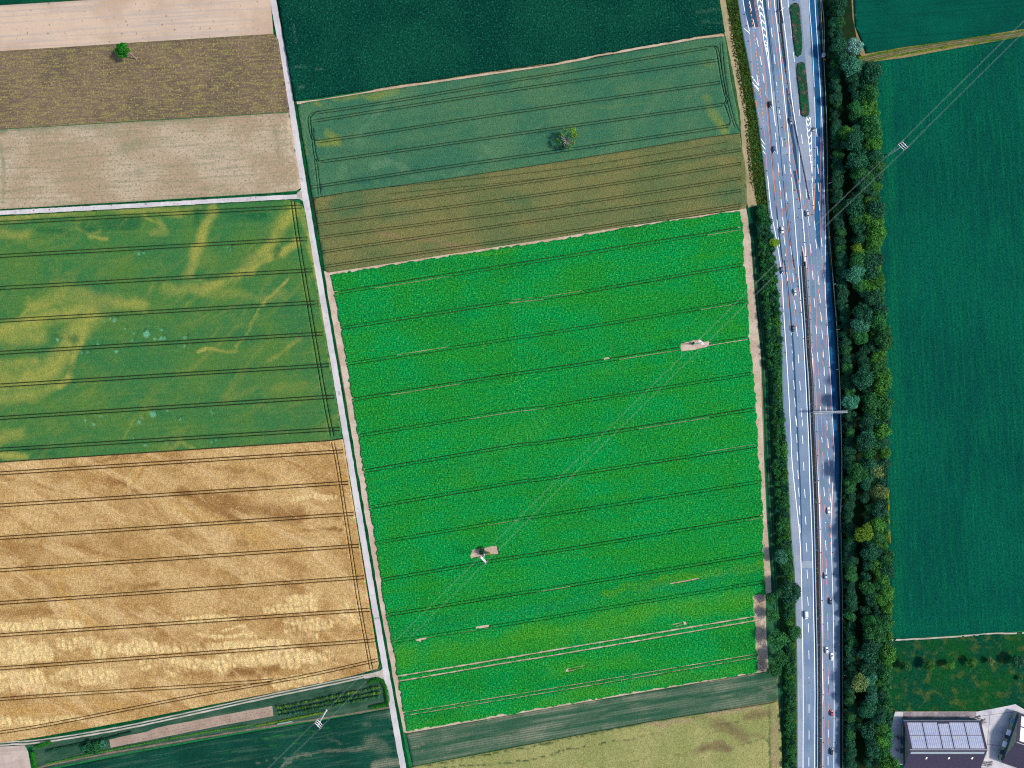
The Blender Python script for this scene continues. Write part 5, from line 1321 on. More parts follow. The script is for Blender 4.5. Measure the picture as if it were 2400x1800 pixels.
tufts('headland_weeds', [([(1735, 497), (1752, 497), (1760, 600), (1773, 700), (1781, 800), (1785, 940), (1789, 1040), (1797, 1220), (1806, 1340), (1796, 1384), (1789, 1300), (1775, 1040), (1757, 790), (1745, 616)], 1),
                         ([(1766, 1398), (1790, 1396), (1794, 1480), (1800, 1574), (1778, 1575)], 1), ([(763, 640), (774, 646), (809, 850), (820, 932), (892, 1394), (952, 1712), (946, 1712), (882, 1398), (811, 932), (800, 850)], 1)], 900, .3,
      LEAF['dark green'], 'sparse dark weeds on the pale bare headland strips', 4)

# ---------------------------------------------------------------- vehicles
def paint(name, col, rough=.3): return plain(name, col, rough, .5, var=.03, vs=.5)
glass = plain('dark_glass', (.012, .018, .024, 1), .08, .6, var=.02)
rubber = plain('rubber', (.02, .02, .022, 1), .85, .2)
rim_m = plain('alloy', (.35, .36, .38, 1), .35, .5, .8)
lamp_w = plain('lamp_clear', (.7, .72, .75, 1), .15, .5)
lamp_r = plain('lamp_red', (.35, .01, .01, 1), .2, .5)
trim = plain('black_trim', (.02, .02, .022, 1), .6, .3)

def ring(x, hw, zb, zt, crown=.04, inset=.9):
    return [(x, -hw * .92, zb), (x, -hw, zb + .18), (x, -hw, (zb + zt) * .55), (x, -hw * inset, zt), (x, 0, zt + crown), (x, hw * inset, zt), (x, hw, (zb + zt) * .55), (x, hw, zb + .18), (x, hw * .92, zb)]

def vehicle(label, px, py, ang, mat, kind='car', cat='car', ln=4.5):
    o = empty('van' if kind == 'van' else 'car', G(px, py, .08), ang)
    props(o, label, cat, 'vehicles on the motorway')
    k = ln / 4.5
    if kind == 'van':
        st = [(-2.6, .8, .4, .9), (-2.55, .96, .3, 1.3), (-1, .98, .28, 1.35), (1.2, .98, .28, 1.3), (1.8, .95, .28, 1.18), (2.35, .86, .3, .95), (2.55, .7, .38, .7)]
        roofz, cb, cr, hwr = 2.0, (-2.52, 1.75), (-2.42, 1.0), .82; beltz = 1.28
    else:
        tall = .12 if kind == 'suv' else 0
        st = [(-2.22, .72, .42, .72), (-2.15, .84, .3, .86), (-1.6, .9, .24, .93 + tall), (0, .91, .22, .92 + tall), (1.0, .9, .22, .88 + tall), (1.75, .86, .25, .78 + tall), (2.15, .76, .3, .66), (2.25, .62, .38, .56)]
        roofz = 1.46 + tall; beltz = .9 + tall
        cb, cr = ((-1.95, 1.1), (-1.35, .3)) if kind != 'sedan' else ((-1.6, 1.05), (-.95, .3)); hwr = .63
    mb = MB(); mb.loft([ring(x * k, hw, zb, zt) for x, hw, zb, zt in st]); mb.build('body', mat, o, smooth=True)
    hb = .8 if kind != 'van' else .9
    b0, b1, r0, r1 = cb[0] * k, cb[1] * k, cr[0] * k, cr[1] * k
    A_ = [(b0, -hb, beltz), (b1, -hb, beltz), (b1, hb, beltz), (b0, hb, beltz)]; B_ = [(r0, -hwr, roofz), (r1, -hwr, roofz), (r1, hwr, roofz), (r0, hwr, roofz)]
    def quad(name, a, b, c, d, m_):
        c0 = (Vector(a) + Vector(b) + Vector(c) + Vector(d)) / 4; n = (Vector(b) - Vector(a)).cross(Vector(d) - Vector(a)).normalized()
        if n.dot(c0 - Vector(((b0 + b1) / 2, 0, beltz))) < 0: n = -n
        q = [Vector(p).lerp(c0, .07) for p in (a, b, c, d)]
        MB().add([p + n * .03 for p in q] + [p - n * .06 for p in q], [(0, 1, 2, 3), (4, 7, 6, 5), (0, 4, 5, 1), (1, 5, 6, 2), (2, 6, 7, 3), (3, 7, 4, 0)]).build(name, m_, o)
    mb = MB(); mb.add(A_ + B_, [(0, 1, 5, 4), (1, 2, 6, 5), (2, 3, 7, 6), (3, 0, 4, 7), (4, 5, 6, 7)]); mb.build('cabin', mat, o)
    quad('windscreen', A_[1], A_[2], B_[2], B_[1], glass); quad('rear_window', A_[3], A_[0], B_[0], B_[3], mat if kind == 'van' else glass)
    quad('side_window', A_[0], A_[1], B_[1], B_[0], glass if kind != 'van' else mat); quad('side_window', A_[2], A_[3], B_[3], B_[2], glass if kind != 'van' else mat)
    mb = MB(); mb.box(((r0 + r1) / 2, 0, roofz + .02), ((r1 - r0) * .98, hwr * 1.94, .06)); mb.build('roof', mat, o)
    for sx in (-1.35 * k, 1.4 * k):
        for sy in (-.8, .8):
            w_ = MB().bar((sx, sy - .11, .32), (sx, sy + .11, .32), .32, n=14).build('wheel', rubber, o)
            MB().bar((sx, sy - .12 if sy < 0 else sy + .12, .32), (sx, sy, .32), .2, n=10).build('rim', rim_m, w_)
    fx, rx = st[-2][0] * k, st[1][0] * k
    for sy in (-.58, .58):
        MB().box((fx + .02, sy, .66 if kind != 'van' else .8), (.22, .32, .14)).build('headlight', lamp_w, o)
        MB().box((rx - .02, sy * 1.1, .78 if kind != 'van' else 1.0), (.12, .26, .18)).build('taillight', lamp_r, o)
        MB().box((b1 * .78, sy * 1.72, beltz + .06), (.14, .2, .14)).build('mirror', mat, o)
    return o
S_, N_ = R(-83), R(96)
pb = paint('paint_black', (.012, .014, .018, 1)); pn = paint('paint_navy', (.012, .03, .07, 1)); pbl = paint('paint_blue', (.015, .07, .16, 1)); pg = paint('paint_grey', (.10, .12, .14, 1)); ps = paint('paint_silver', (.32, .38, .42, 1)); pw = paint('paint_white', (.78, .8, .8, 1)); pr = paint('paint_red', (.38, .006, .02, 1))
vehicle('black car in the left lane beside the end of the orange dashes', 1804, 246, S_, pb, 'suv')
vehicle('dark grey car with pale roof on the dark merging lane', 1852, 284, S_, pg, 'sedan')
vehicle('dark blue car in the left lanes level with the diagonal hatching', 1813, 351, S_, pbl, 'sedan')
vehicle('pale silver car driving up beside the closing orange lines', 1891, 500, R(100), ps, 'suv')
vehicle('silvery white car in the left lanes by the hedge start', 1832, 539, S_, paint('paint_pearl', (.5, .6, .62, 1)), 'hatch')
vehicle('dark blue hatchback on the left edge line beside the hedge', 1831.6, 634, S_, pbl, 'hatch')
vehicle('silver green car in the inner left lane beside the median', 1862, 684.6, S_, paint('paint_mint', (.36, .46, .46, 1)), 'sedan')
vehicle('navy car alone in the middle of the left carriageway', 1858, 771, S_, pn, 'suv')
vehicle('white car at the narrowing of the right carriageway', 1941, 1197, R(93), pw, 'hatch')
vehicle('silver estate car in the inner right lane above the dark blue car', 1934, 1349, R(93), ps, 'suv')
vehicle('dark blue car near the right edge line, first above the vans pair', 1944.8, 1408, R(93), pn, 'sedan')
vehicle('white delivery van heading down the left carriageway', 1888, 1440.7, R(-88), pw, 'van', 'van', 4.5)
vehicle('white silver car in the inner right lane, left of the white saloon', 1936.7, 1523, R(91), paint('paint_white_silver', (.6, .65, .66, 1)), 'hatch', ln=4.2)
vehicle('white saloon near the right edge line, beside the white silver car', 1948.5, 1538, R(91), pw, 'sedan', ln=4.8)
vehicle('small red car in the right carriageway', 1948, 1670, R(91), pr, 'hatch', ln=3.9)
vehicle('black car at the bottom of the right carriageway', 1947.5, 1760, R(88), pb, 'suv')

# ---------------------------------------------------------------- road works beacons, barriers, signs
board = plain('beacon_board', (.02, .022, .03, 1), .6, .2); red_w = plain('beacon_red', (.45, .03, .02, 1), .5, .3)
def beacon(px, py, label, cone=False):
    o = empty('traffic_cone' if cone else 'road_beacon', G(px, py, .076), random.uniform(-.2, .2))
    props(o, label, 'cone' if cone else 'beacon', 'road works beacons')
    if cone:
        MB().box((0, 0, .03), (.5, .5, .06)).build('base', rubber, o); MB().bar((0, 0, .05), (0, 0, .8), .2, .04, 10).build('cone', red_w, o)
    else:
        MB().box((0, 0, .06), (.75, .5, .12), 0, .85).build('base', BEAC[0], o); MB().box((0, 0, .68), (.3, .09, 1.1)).build('board', BEAC[1], o); MB().bar((0, 0, 1.22), (0, 0, 1.42), .1, .1, 8).build('lamp', BEAC[2], o)
    return o
BEAC = (rubber, board, plain('beacon_lamp', P(240, 180, 60), .3, .4))
bl = {'left shoulder line': z(4, (257, 88), (267, 190), (287, 340), (303, 499), (313, 617), (321, 727), (329, 843)) + z(5, (254, 110)) + z(3, (241, 5), (253, 198), (265, 310), (297, 585), (316, 748)) + z(2, (270, 432), (323, 848), (240, 335)) + z(1, (186, 143), (204, 258), (225, 410), (253, 615)),
      'inner line of the left carriageway': z(4, (420, 45), (442, 180), (463, 300), (490, 440), (501, 560), (520, 705), (529, 815)) + z(2, (438, 165), (447, 222), (456, 287), (478, 418), (500, 540), (530, 688), (560, 820)) + z(1, (545, 325), (562, 440), (580, 572), (602, 710), (617, 828)),
      'line left of the slip road': z(3, (522, 195), (541, 284), (562, 375), (585, 490), (600, 588), (618, 712), (632, 852)) + z(2, (548, 92), (566, 180), (583, 298), (602, 400), (625, 515), (665, 712), (692, 850)) + z(3, (625, 98), (710, 122), (710, 185), (702, 345), (690, 435)),
      'median side of the right carriageway': z(4, (557, 125), (566, 246), (570, 308), (555, 312), (576, 403), (583, 490), (588, 566), (592, 632), (600, 783), (600, 860)) + z(5, (516, 15), (525, 155), (543, 438), (552, 650), (568, 897)) + z(6, (577, 288), (586, 535), (595, 760)) + z(7, (603, 170), (610, 402), (617, 636), (622, 878)) + z(8, (628, 265), (631, 493), (631, 718)) + z(9, (710, 135), (710, 391), (710, 665), (708, 930)),
      'right shoulder line': z(2, (800, 627), (800, 720), (800, 805), (880, 325), (880, 590), (880, 845)) + z(3, (798, 222), (798, 448)) + z(4, (743, 507), (754, 685), (756, 795)) + z(5, (697, 262)) + z(7, (725, 402), (732, 620), (739, 864)) + z(8, (743, 235), (745, 497), (746, 710)) + z(9, (843, 127), (843, 401), (843, 665))}
for row_, pts in bl.items():
    pts = sorted(pts, key=lambda q: q[1])
    for i, q in enumerate(pts): beacon(q[0], q[1], 'dark road works beacon, %s from the top on the %s' % (ordw(i + 1), row_))
for i, q in enumerate(z(3, (452, 325), (468, 450), (475, 515), (483, 580), (548, 465))): beacon(q[0], q[1], 'red traffic cone on the closed concrete lane, %s from the top' % ordw([1, 2, 4, 5, 3][i]), True)

steel = plain('galvanised_steel', P(130, 168, 186), .45, .5, .3, .1, .4); steel_l = plain('pale_steel', P(190, 210, 228), .5, .4, .2, .1, .4); conc_b = plain('barrier_concrete', P(196, 200, 212), .85, .2, 0, .08, .3)
POSTM = MB().box((0, 0, .38), (.14, .1, .8)).mesh('barrier_post', [steel])
def guardrail(pts, label, mat=steel, post=2.6, w=.32):
    p = densify(catmull(A(pts)), 3.0); base = p[0].copy(); q = p - base
    o = empty('crash_barrier', (base[0], base[1], .05)); props(o, label, 'barrier', 'crash barriers along the motorway')
    l, r = ribbon_outline(q, w); n = len(q)
    ringz = [(l, .55), (l, .82), (q * .5 + l * .5, .86), (q * .5 + r * .5, .86), (r, .82), (r, .55)]
    v = np.stack([np.c_[a_, np.full(n, h_)] for a_, h_ in ringz], 1).reshape(-1, 3)
    f = [(i * 6 + k, i * 6 + k + 1, (i + 1) * 6 + k + 1, (i + 1) * 6 + k) for i in range(n - 1) for k in range(5)]
    MB().add(v, f).build('rail', mat, o)
    s = np.r_[0, np.cumsum(np.hypot(*np.diff(q, axis=0).T))]
    for d in np.arange(.6, s[-1], post):
        po = link('post', POSTM, None, o); po.location = (float(np.interp(d, s, q[:, 0])), float(np.interp(d, s, q[:, 1])), 0)
def wall_barrier(pts, label, w=.5, h=.85):
    p = densify(catmull(A(pts)), 4.0); base = p[0].copy(); q = p - base; n = len(q)
    prof = [(-w / 2, 0), (-w * .32, .25), (-w * .18, h), (w * .18, h), (w * .32, .25), (w / 2, 0)]
    tan = np.gradient(q, axis=0); tan /= np.hypot(tan[:, 0], tan[:, 1])[:, None]; nor = np.stack([-tan[:, 1], tan[:, 0]], 1)
    o = empty('concrete_barrier', (base[0], base[1], .06)); props(o, label, 'barrier', 'concrete barrier walls')
    # cast in units with open joints
    k = 0
    while k < n - 1:
        e = min(n - 1, k + 4)
        rr = [[(float(q[i, 0] + nor[i, 0] * a_), float(q[i, 1] + nor[i, 1] * a_), h_) for a_, h_ in prof] for i in range(k, e + 1)]
        d_ = (q[e] - q[e - 1]); d_ = d_ / np.hypot(*d_) * .06
        rr[-1] = [(x - d_[0], y - d_[1], h_) for x, y, h_ in rr[-1]]
        MB().loft(rr).build('barrier_unit', conc_b, o); k = e
rail_r = [(x + 4.0, y) for x, y in right_edge]
guardrail([p_ for p_ in rail_r if p_[1] <= 640][:], 'steel crash barrier along the tree belt, upper stretch')
guardrail([p_ for p_ in rail_r if 640 <= p_[1] <= 1200], 'pale crash barrier along the tree belt either side of the gantry', steel_l, w=.45)
guardrail([p_ for p_ in rail_r if p_[1] >= 1200][:-1] + [(1974, 1850)], 'steel crash barrier along the tree belt, lower stretch')
guardrail(z(1, (945, -200), (948, 0), (970, 180), (976, 400), (975, 530)), 'outer blue-grey barrier behind the upper shoulder', steel, w=.4)
guardrail([(x - 2.0, y) for x, y in ml[3:]][:-1] + [(1915, 1850)], 'steel barrier on the left side of the median strip', steel_l, w=.4)
wall_barrier([(x + 3.0, y) for x, y in mr[2:]][:-1] + [(1925, 1850)], 'long concrete barrier on the right side of the median strip')
wall_barrier(z(1, (518, -200), (520, 0), (535, 240)), 'short concrete barrier left of the upper median gap')
wall_barrier(z(1, (538, -200), (540, 0), (575, 235)), 'short concrete barrier on the slip road side of the upper median')
wall_barrier(z(2, (600, 380), (650, 620), (715, 940)) + z(3, (640, 150), (660, 250)), 'slanting concrete barrier between slip road and left lanes', .4)
# low ditch guard on the left edge
guardrail([(x - 1.5, y) for x, y in left_edge if -10 <= y <= 480], 'thin barrier along the rough verge, upper left edge', steel, 3.0, .2)
guardrail([(x - 1.5, y) for x, y in left_edge if 450 <= y <= 1340], 'thin barrier along the hedge, left motorway edge', steel, 4.0, .2)

# gantry over the right carriageway
o = empty('sign_gantry', G(1898, 966, .08)); props(o, 'steel lattice sign gantry spanning the right carriageway', 'gantry')
Lg = (1972 - 1898) * S; rz_ = math.atan2((966 - 964) * S, Lg); o.rotation_euler = (0, 0, rz_)
for x, nm in ((.0, 'post'), (Lg, 'post')):
    MB().bar((x, 0, 0), (x, 0, 7.0), .24, .2, 8).build(nm, steel_l, o)
for dy in (-.55, .55):
    for zz in (6.2, 7.3): MB().box((Lg / 2, dy, zz), (Lg + 1.6, .16, .16)).build('chord', steel_l, o)
mb = MB(); nb = 14
for i in range(nb):
    x0, x1 = Lg * i / nb, Lg * (i + 1) / nb
    mb.bar((x0, -.55, 7.3), (x1, .55, 7.3), .06, n=5); mb.bar((x0, -.55, 6.2), (x0, -.55, 7.3), .05, n=5); mb.bar((x0, .55, 6.2), (x1, .55, 7.3), .05, n=5); mb.bar((x0, -.55, 7.3), (x0, .55, 7.3), .05, n=5)
mb.build('bracing', steel, o)
MB().box((Lg / 2, .1, 7.42), (Lg + .4, .55, .06)).build('walkway', plain('walkway_grating', P(120, 132, 150), .7, .3), o)
sgn_blue = plain('sign_blue', (.02, .09, .25, 1), .5, .3); sgn_white = plain('sign_white', (.75, .77, .78, 1), .5, .3)
for x, w_ in ((Lg * .42, 5.2), (Lg * .8, 3.8)): MB().box((x, -.8, 6.4), (w_, .1, 2.4)).build('sign_panel', sgn_blue, o)

def road_sign(px, py, ang, label, w_=1.0, h_=1.2, zc=2.4, mat=None, post_n=1):
    o = empty('road_sign', G(px, py, .05), ang); props(o, label, 'sign', 'small road signs')
    for k in range(post_n):
        y_ = 0 if post_n == 1 else (k - .5) * w_ * .7
        MB().bar((0, y_, 0), (0, y_, zc + h_ / 2), .06, n=6).build('post', steel, o)
    MB().box((.08, 0, zc), (.08, w_, h_)).build('panel', mat or sgn_white, o); MB().box((.03, 0, zc), (.02, w_ * .9, h_ * .9)).build('panel_back', steel, o)
for i, (x, y) in enumerate([(1941, 431), (1952, 667), (1958.5, 773), (1957, 866), (1969, 1184), (1973, 1314), (1973.5, 1437), (1976, 1578), (1976, 1664)]):
    road_sign(x + 1, y, R(-75 if i in (0, 6, 7) else -88), 'pale roadside sign at the tree belt barrier, %s from the top' % ordw(i + 1), [2.2, 1.2, 1.8, .8, 1.6, 1.2, 2.2, 1.8, 1.0][i])
for i, (x, y) in enumerate([(1920.5, 1438), (1919.5, 1725), (1919.5, 1796)]): road_sign(x, y, R(-90), 'small sign standing in the median, %s from the top' % ordw(i + 1), 1.2)
road_sign(1830, 26, R(-50), 'large white sign at the tip of the upper median barriers', 3.0, 1.8, 2.6, None, 2)
# arrow trailer guarding the closed lane, its dark screen
o = empty('arrow_trailer', G(1905, 304, .08), R(95)); props(o, 'dark trailer with white arrow board guarding the closed lane', 'trailer')
MB().box((0, 0, .55), (2.6, 1.7, .5)).build('chassis', trim, o); MB().box((-1.2, 0, 1.9), (.14, 2.4, 1.8)).build('arrow_board', sgn_white, o); MB().bar((1.3, 0, .5), (2.3, 0, .5), .06, n=6).build('drawbar', steel, o)
for sy in (-.9, .9): MB().bar((0, sy - .1, .33), (0, sy + .1, .33), .33, n=12).build('wheel', rubber, o)
o = empty('crash_cushion', z(3, (665, 265))[0] and G(1897, 462, .08), R(-78)); props(o, 'blue-grey crash cushion at the end of the slanting barrier', 'barrier')
for i in range(5): MB().box((i * .75 - 1.6, 0, .45), (.68, .8 - .07 * i, .8), 0, .92).build('cushion_cell', steel if i % 2 else steel_l, o)
o = empty('roadside_cabinet', G(1928.5, 131, .05)); props(o, 'white roadside cabinet beside the outer barrier', 'cabinet')
MB().box((0, 0, .95), (1.5, 2.0, 1.8)).build('housing', sgn_white, o); MB().box((0, 0, 1.9), (1.7, 2.2, .1)).build('lid', steel_l, o); MB().box((-.77, 0, .9), (.04, .9, 1.4)).build('door', steel_l, o)
o = empty('warning_sign', G(1931.5, 141.5, .05), R(30)); props(o, 'orange warning board below the white roadside cabinet', 'sign')
MB().bar((0, 0, 0), (0, 0, 1.3), .05, n=6).build('post', steel, o); MB().box((0, 0, 1.3), (.1, 1.3, 1.0)).build('panel', plain('orange_board', P(250, 110, 50), .5, .3), o)
tree('shrub', 'bush', 2000, 1720, 3, 'dark green', 'tiny bush among the belt trees level with the barn', cat='shrub')

# ---------------------------------------------------------------- power line
galv = plain('pylon_steel', (.7, .7, .72, 1), .5, .4, .2, .08, .6); insul = plain('insulator', P(214, 150, 190), .35, .5)
pyl = [((2549, -96), None), ((2080, 364), 'pylon in the teal field right of the tree belt'), ((1626, 807), 'pylon in the tan cleared patch of the beet field near the motorway'), ((1135.5, 1295), 'pylon in the striped cleared patch of the beet field'), ((765, 1665), 'pylon below the orchard rows'), ((330, 2100), None)]
ld = Vector((-1, -1, 0)).normalized(); arm = Vector((1, -1, 0)).normalized()
AZ = [15.4, 17.6, 19.8]; ARM = 2.5
def ends(b):
    return [[b + arm * (ARM * s) + Vector((0, 0, h_ + .75)) for s in (-1, 1)] for h_ in AZ]
att = []
for (px, py), lab in pyl:
    b = G(px, py, .05); att.append(ends(b))
    if lab is None: continue
    o = empty('pylon', b); props(o, lab, 'pylon', 'pylons of the power line')
    mb = MB(); mb.bar((0, 0, 0), (0, 0, 10), .42, .34, 12); mb.bar((0, 0, 10), (0, 0, 20.6), .34, .2, 12); mb.build('mast', galv, o)
    MB().box((0, 0, .15), (1.4, 1.4, .4), .8).build('footing', conc_b, o)
    for h_ in AZ:
        a_, b_ = -arm * ARM, arm * ARM
        cr_ = MB().bar((a_.x, a_.y, h_ + .3), (0, 0, h_), .1, .2, 6).bar((0, 0, h_), (b_.x, b_.y, h_ + .3), .2, .1, 6).build('crossarm', galv, o)
        for e in (a_, b_):
            for sgn in (-1, 1):
                c0 = e + Vector((0, 0, h_ + .35)); c1 = e + ld * (.95 * sgn) + Vector((0, 0, h_ + .75)); mb = MB()
                for t in range(4): mb.bar(c0.lerp(c1, t / 4), c0.lerp(c1, t / 4 + .22), .17, .11, 8)
                mb.build('insulator', insul, cr_)
wire_m = plain('wire', P(176, 200, 200), .5, .4, .3)
for i in range(len(att) - 1):
    for k in range(3):
        for s in (0, 1):
            a_, b_ = att[i][k][s], att[i + 1][k][s]; base = a_.copy(); mb = MB(); prev = None
            for t in range(13):
                f = t / 12; q = a_.lerp(b_, f) - base; q.z -= 4 * 3.2 * f * (1 - f)
                if prev is not None: mb.bar(prev, q, .024, n=4)
                prev = q
            w_ = mb.build('power_wire', wire_m); w_.location = base
            props(w_, '%s power wire on the %s side, %s span from the top right' % (['lower', 'middle', 'upper'][k], ['north-west', 'south-east'][s], ordw(i + 1)), 'wire', 'wires of the power line')

# ---------------------------------------------------------------- farmyard
yard = field_mat('yard_concrete', P(232, 230, 240), P(212, 212, 228), blotch=(.08, .35, .65), grain=(.8, .06), grain2=(.2, .1), speck=(.12, .6, .75, P(186, 190, 210)), bump=(1.5, .2, .05))
flat('farmyard', [(2098, 1668), (2290, 1668), (2320, 1662), (2350, 1652), (2378, 1646), (2400, 1652), (2640, 1700), (2640, 1990), (2080, 1990), (2086, 1720), (2092, 1690)], .05, yard)
flat('yard_strip', [(2116, 1668.5), (2288, 1668.5), (2288, 1684), (2116, 1684)], .055, field_mat('yard_dirty', P(176, 168, 176), P(148, 140, 150), blotch=(.15, .35, .65), grain=(.8, .15)))
flat('yard_grass', [(2100, 1792), (2330, 1800), (2340, 1990), (2080, 1990)], .06, verge_dark)
# crack and slab joints of the yard
for q in [[(2300, 1678), (2330, 1674), (2380, 1668)], [(2300, 1742), (2345, 1748)], [(2320, 1676), (2316, 1720), (2310, 1780)], [(2345, 1715), (2360, 1723)], [(2088, 1698), (2108, 1700)], [(2088, 1724), (2106, 1728)]]:
    strip('slab_joint', q, .22, .058, plain('joint_dark', P(96, 104, 120), .9, .1))

tile = NB('roof_tiles')
wv = tile.n('ShaderNodeTexWave'); wv.bands_direction = 'X'; wv.inputs['Scale'].default_value = .9; wv.inputs['Distortion'].default_value = .3
tile.l(tile.tc, wv.inputs['Vector'])
tc_ = tile.mix(tile.noise(.5, 4), P(70, 62, 92), P(54, 52, 80)); tc_ = tile.gain(tc_, tile.rng(wv.outputs['Fac'], 0, 1, .8, 1.15)); tile.bump(wv.outputs['Fac'], .5, .1)
tile = tile.done(tc_, .8, .2)
siding = plain('wall_boards', P(190, 196, 180), .8, .2, 0, .12, .8); siding_b = plain('wall_boards_grey', P(70, 104, 124), .8, .2, 0, .12, .8); dark_m = plain('dark_opening', (.01, .014, .02, 1), .9, .1)
cellm = NB('solar_cells'); cb_ = cellm.mix(cellm.rng(cellm.noise(.55, 2), .35, .65), P(96, 134, 196), P(140, 150, 208)); cellm = cellm.done(cb_, .25, .5)
framem = plain('solar_frame', P(222, 226, 238), .5, .4); ridge_m = plain('ridge_cap', P(206, 206, 222), .7, .2)

def barn(name, loc, rz, L, W, he, hr, label, arrays, skyl, awn):
    o = empty(name, loc, rz); props(o, label, 'barn', 'farm buildings')
    hl_, hw = L / 2, W / 2
    for s in (-1, 1): MB().add([(-hl_, s * hw, 0), (hl_, s * hw, 0), (hl_, s * hw, he), (-hl_, s * hw, he)], [(0, 1, 2, 3)]).build('side_wall', siding_b, o)
    for s in (-1, 1):
        MB().add([(s * hl_, -hw, 0), (s * hl_, hw, 0), (s * hl_, hw, he), (s * hl_, 0, hr), (s * hl_, -hw, he)], [(0, 1, 2, 3, 4)]).build('gable_wall', siding, o)
        d_ = MB().box((s * (hl_ + .06), 0, 1.9), (.1, 4.4, 3.8)).build('barn_door', siding_b, o); MB().box((s * (hl_ + .14), 1.6, 1.5), (.08, .12, .5)).build('handle', steel, d_)
        MB().add([(s * (hl_ + .05), -hw * .98, he - .1), (s * (hl_ + .05), hw * .98, he - .1), (s * (hl_ + .05), hw * .98, he * .55), (s * (hl_ + .05), -hw * .98, he * .55)], [(0, 1, 2, 3)]).build('gable_band', siding_b, o)
    ov, oe = .9, .7; sl = (hr - he) / hw
    for s in (-1, 1):
        e0 = (-hl_ - ov, s * (hw + oe), he - sl * oe); e1 = (hl_ + ov, s * (hw + oe), he - sl * oe); r0 = (-hl_ - ov, 0, hr); r1 = (hl_ + ov, 0, hr)
        up = .22
        v = [e0, e1, r1, r0]; v += [(x, y, zz + up) for x, y, zz in v]
        rf = MB().add(v, [(0, 3, 2, 1), (4, 5, 6, 7), (0, 1, 5, 4), (1, 2, 6, 5), (2, 3, 7, 6), (3, 0, 4, 7)]).build('roof', tile, o)
        MB().bar((-hl_ - ov, s * (hw + oe + .08), he - sl * oe + .1), (hl_ + ov, s * (hw + oe + .08), he - sl * oe + .1), .12, n=8).build('gutter', steel, o)
        def onroof(x, t, k=0.0): return Vector((x, s * (hw + oe) * (1 - t), he - sl * oe + (hr - he + sl * oe) * t + up + k))
        if s == 1:
            for (x0, x1, t0, t1, nc, nr) in arrays:
                ar = MB(); cs_ = MB()
                q = [onroof(x0, t0, .1), onroof(x1, t0, .1), onroof(x1, t1, .1), onroof(x0, t1, .1)]; lo = [p - Vector((0, 0, .08)) for p in q]
                ar.add(q + lo, [(0, 1, 2, 3), (4, 7, 6, 5), (0, 4, 5, 1), (1, 5, 6, 2), (2, 6, 7, 3), (3, 7, 4, 0)])
                so = ar.build('solar_array', framem, o)
                for i in range(nc):
                    for j in range(nr):
                        a0, a1 = x0 + (x1 - x0) * (i + .1) / nc, x0 + (x1 - x0) * (i + .9) / nc; b0, b1 = t0 + (t1 - t0) * (j + .12) / nr, t0 + (t1 - t0) * (j + .88) / nr
                        cs_.add([onroof(a0, b0, .125), onroof(a1, b0, .125), onroof(a1, b1, .125), onroof(a0, b1, .125)], [(0, 1, 2, 3)])
                cs_.build('solar_cells', cellm, so)
        else:
            if skyl:
                MB().add([onroof(-hl_ + .5, .78, .06), onroof(hl_ - .5, .78, .06), onroof(hl_ - .5, .89, .06), onroof(-hl_ + .5, .89, .06)] + [onroof(-hl_ + .5, .78, -.02), onroof(hl_ - .5, .78, -.02), onroof(hl_ - .5, .89, -.02), onroof(-hl_ + .5, .89, -.02)],
                         [(0, 1, 2, 3), (0, 4, 5, 1), (1, 5, 6, 2), (2, 6, 7, 3), (3, 7, 4, 0)]).build('ridge_light', plain('ridge_light', P(166, 186, 198), .4, .4, 0, .15, 1.5), rf)
            for x in skyl:
                w_ = MB().add([onroof(x - .45, .5, .12), onroof(x + .45, .5, .12), onroof(x + .6, .6, .12), onroof(x - .3, .6, .12)] + [onroof(x - .45, .5, 0), onroof(x + .45, .5, 0), onroof(x + .6, .6, 0), onroof(x - .3, .6, 0)], [(0, 1, 2, 3), (0, 4, 5, 1), (1, 5, 6, 2), (2, 6, 7, 3), (3, 7, 4, 0)]).build('skylight', sgn_white, rf)
    MB().bar((-hl_ - ov, 0, hr + .2), (hl_ + ov, 0, hr + .2), .22, n=8).build('ridge', ridge_m, o)
    for (x, y, zz, sx, sy, m_) in awn:
        MB().box((x, y, zz), (sx, sy, .12), 0, .96).build('canopy', m_, o)
    return o
gx0, gx1, gy0, gy1 = 2112, 2284, 1683, 1789
cxy = G((gx0 + gx1) / 2, (gy0 + gy1) / 2, .05)
Lb = (gx1 - gx0) * S; Wb = (gy1 - gy0) * S
cols = [(-.478, -.288, 7), (-.272, -.082, 7), (-.066, .07, 5), (.086, .276, 7), (.292, .482, 7)]
arr = []
for i, (a, b, n) in enumerate(cols):
    arr.append((a * Lb, b * Lb, .07 if i != 2 else .11, .50, n, 12)); arr.append((a * Lb, b * Lb, .52, .955, n, 12))
barn('solar_barn', cxy, 0, Lb, Wb, 4.6, 10.8, 'long barn with ten blue solar arrays on its dark roof', arr, [-12.5, 2.0, 17.0],
     [(-Lb / 2 - 1.0, Wb / 2 - .8, 3.0, 2.0, 2.6, plain('canopy_blue', P(96, 176, 216), .6, .3)), (-Lb / 2 - 1.1, 2.6, 2.8, 2.2, 3.0, siding_b), (-Lb / 2 - 1.1, -5.0, 2.8, 2.2, 3.4, siding_b)])
gn = Vector((2376.7 - 2338, -(1665 - 1776), 0)); rz2 = math.atan2(gn.y, gn.x) - math.pi / 2
W2 = gn.length * S; L2 = 46.0; mid = G((2376.7 + 2338) / 2, (1665 + 1776) / 2, .05); dirx = Vector((math.cos(rz2), math.sin(rz2), 0))
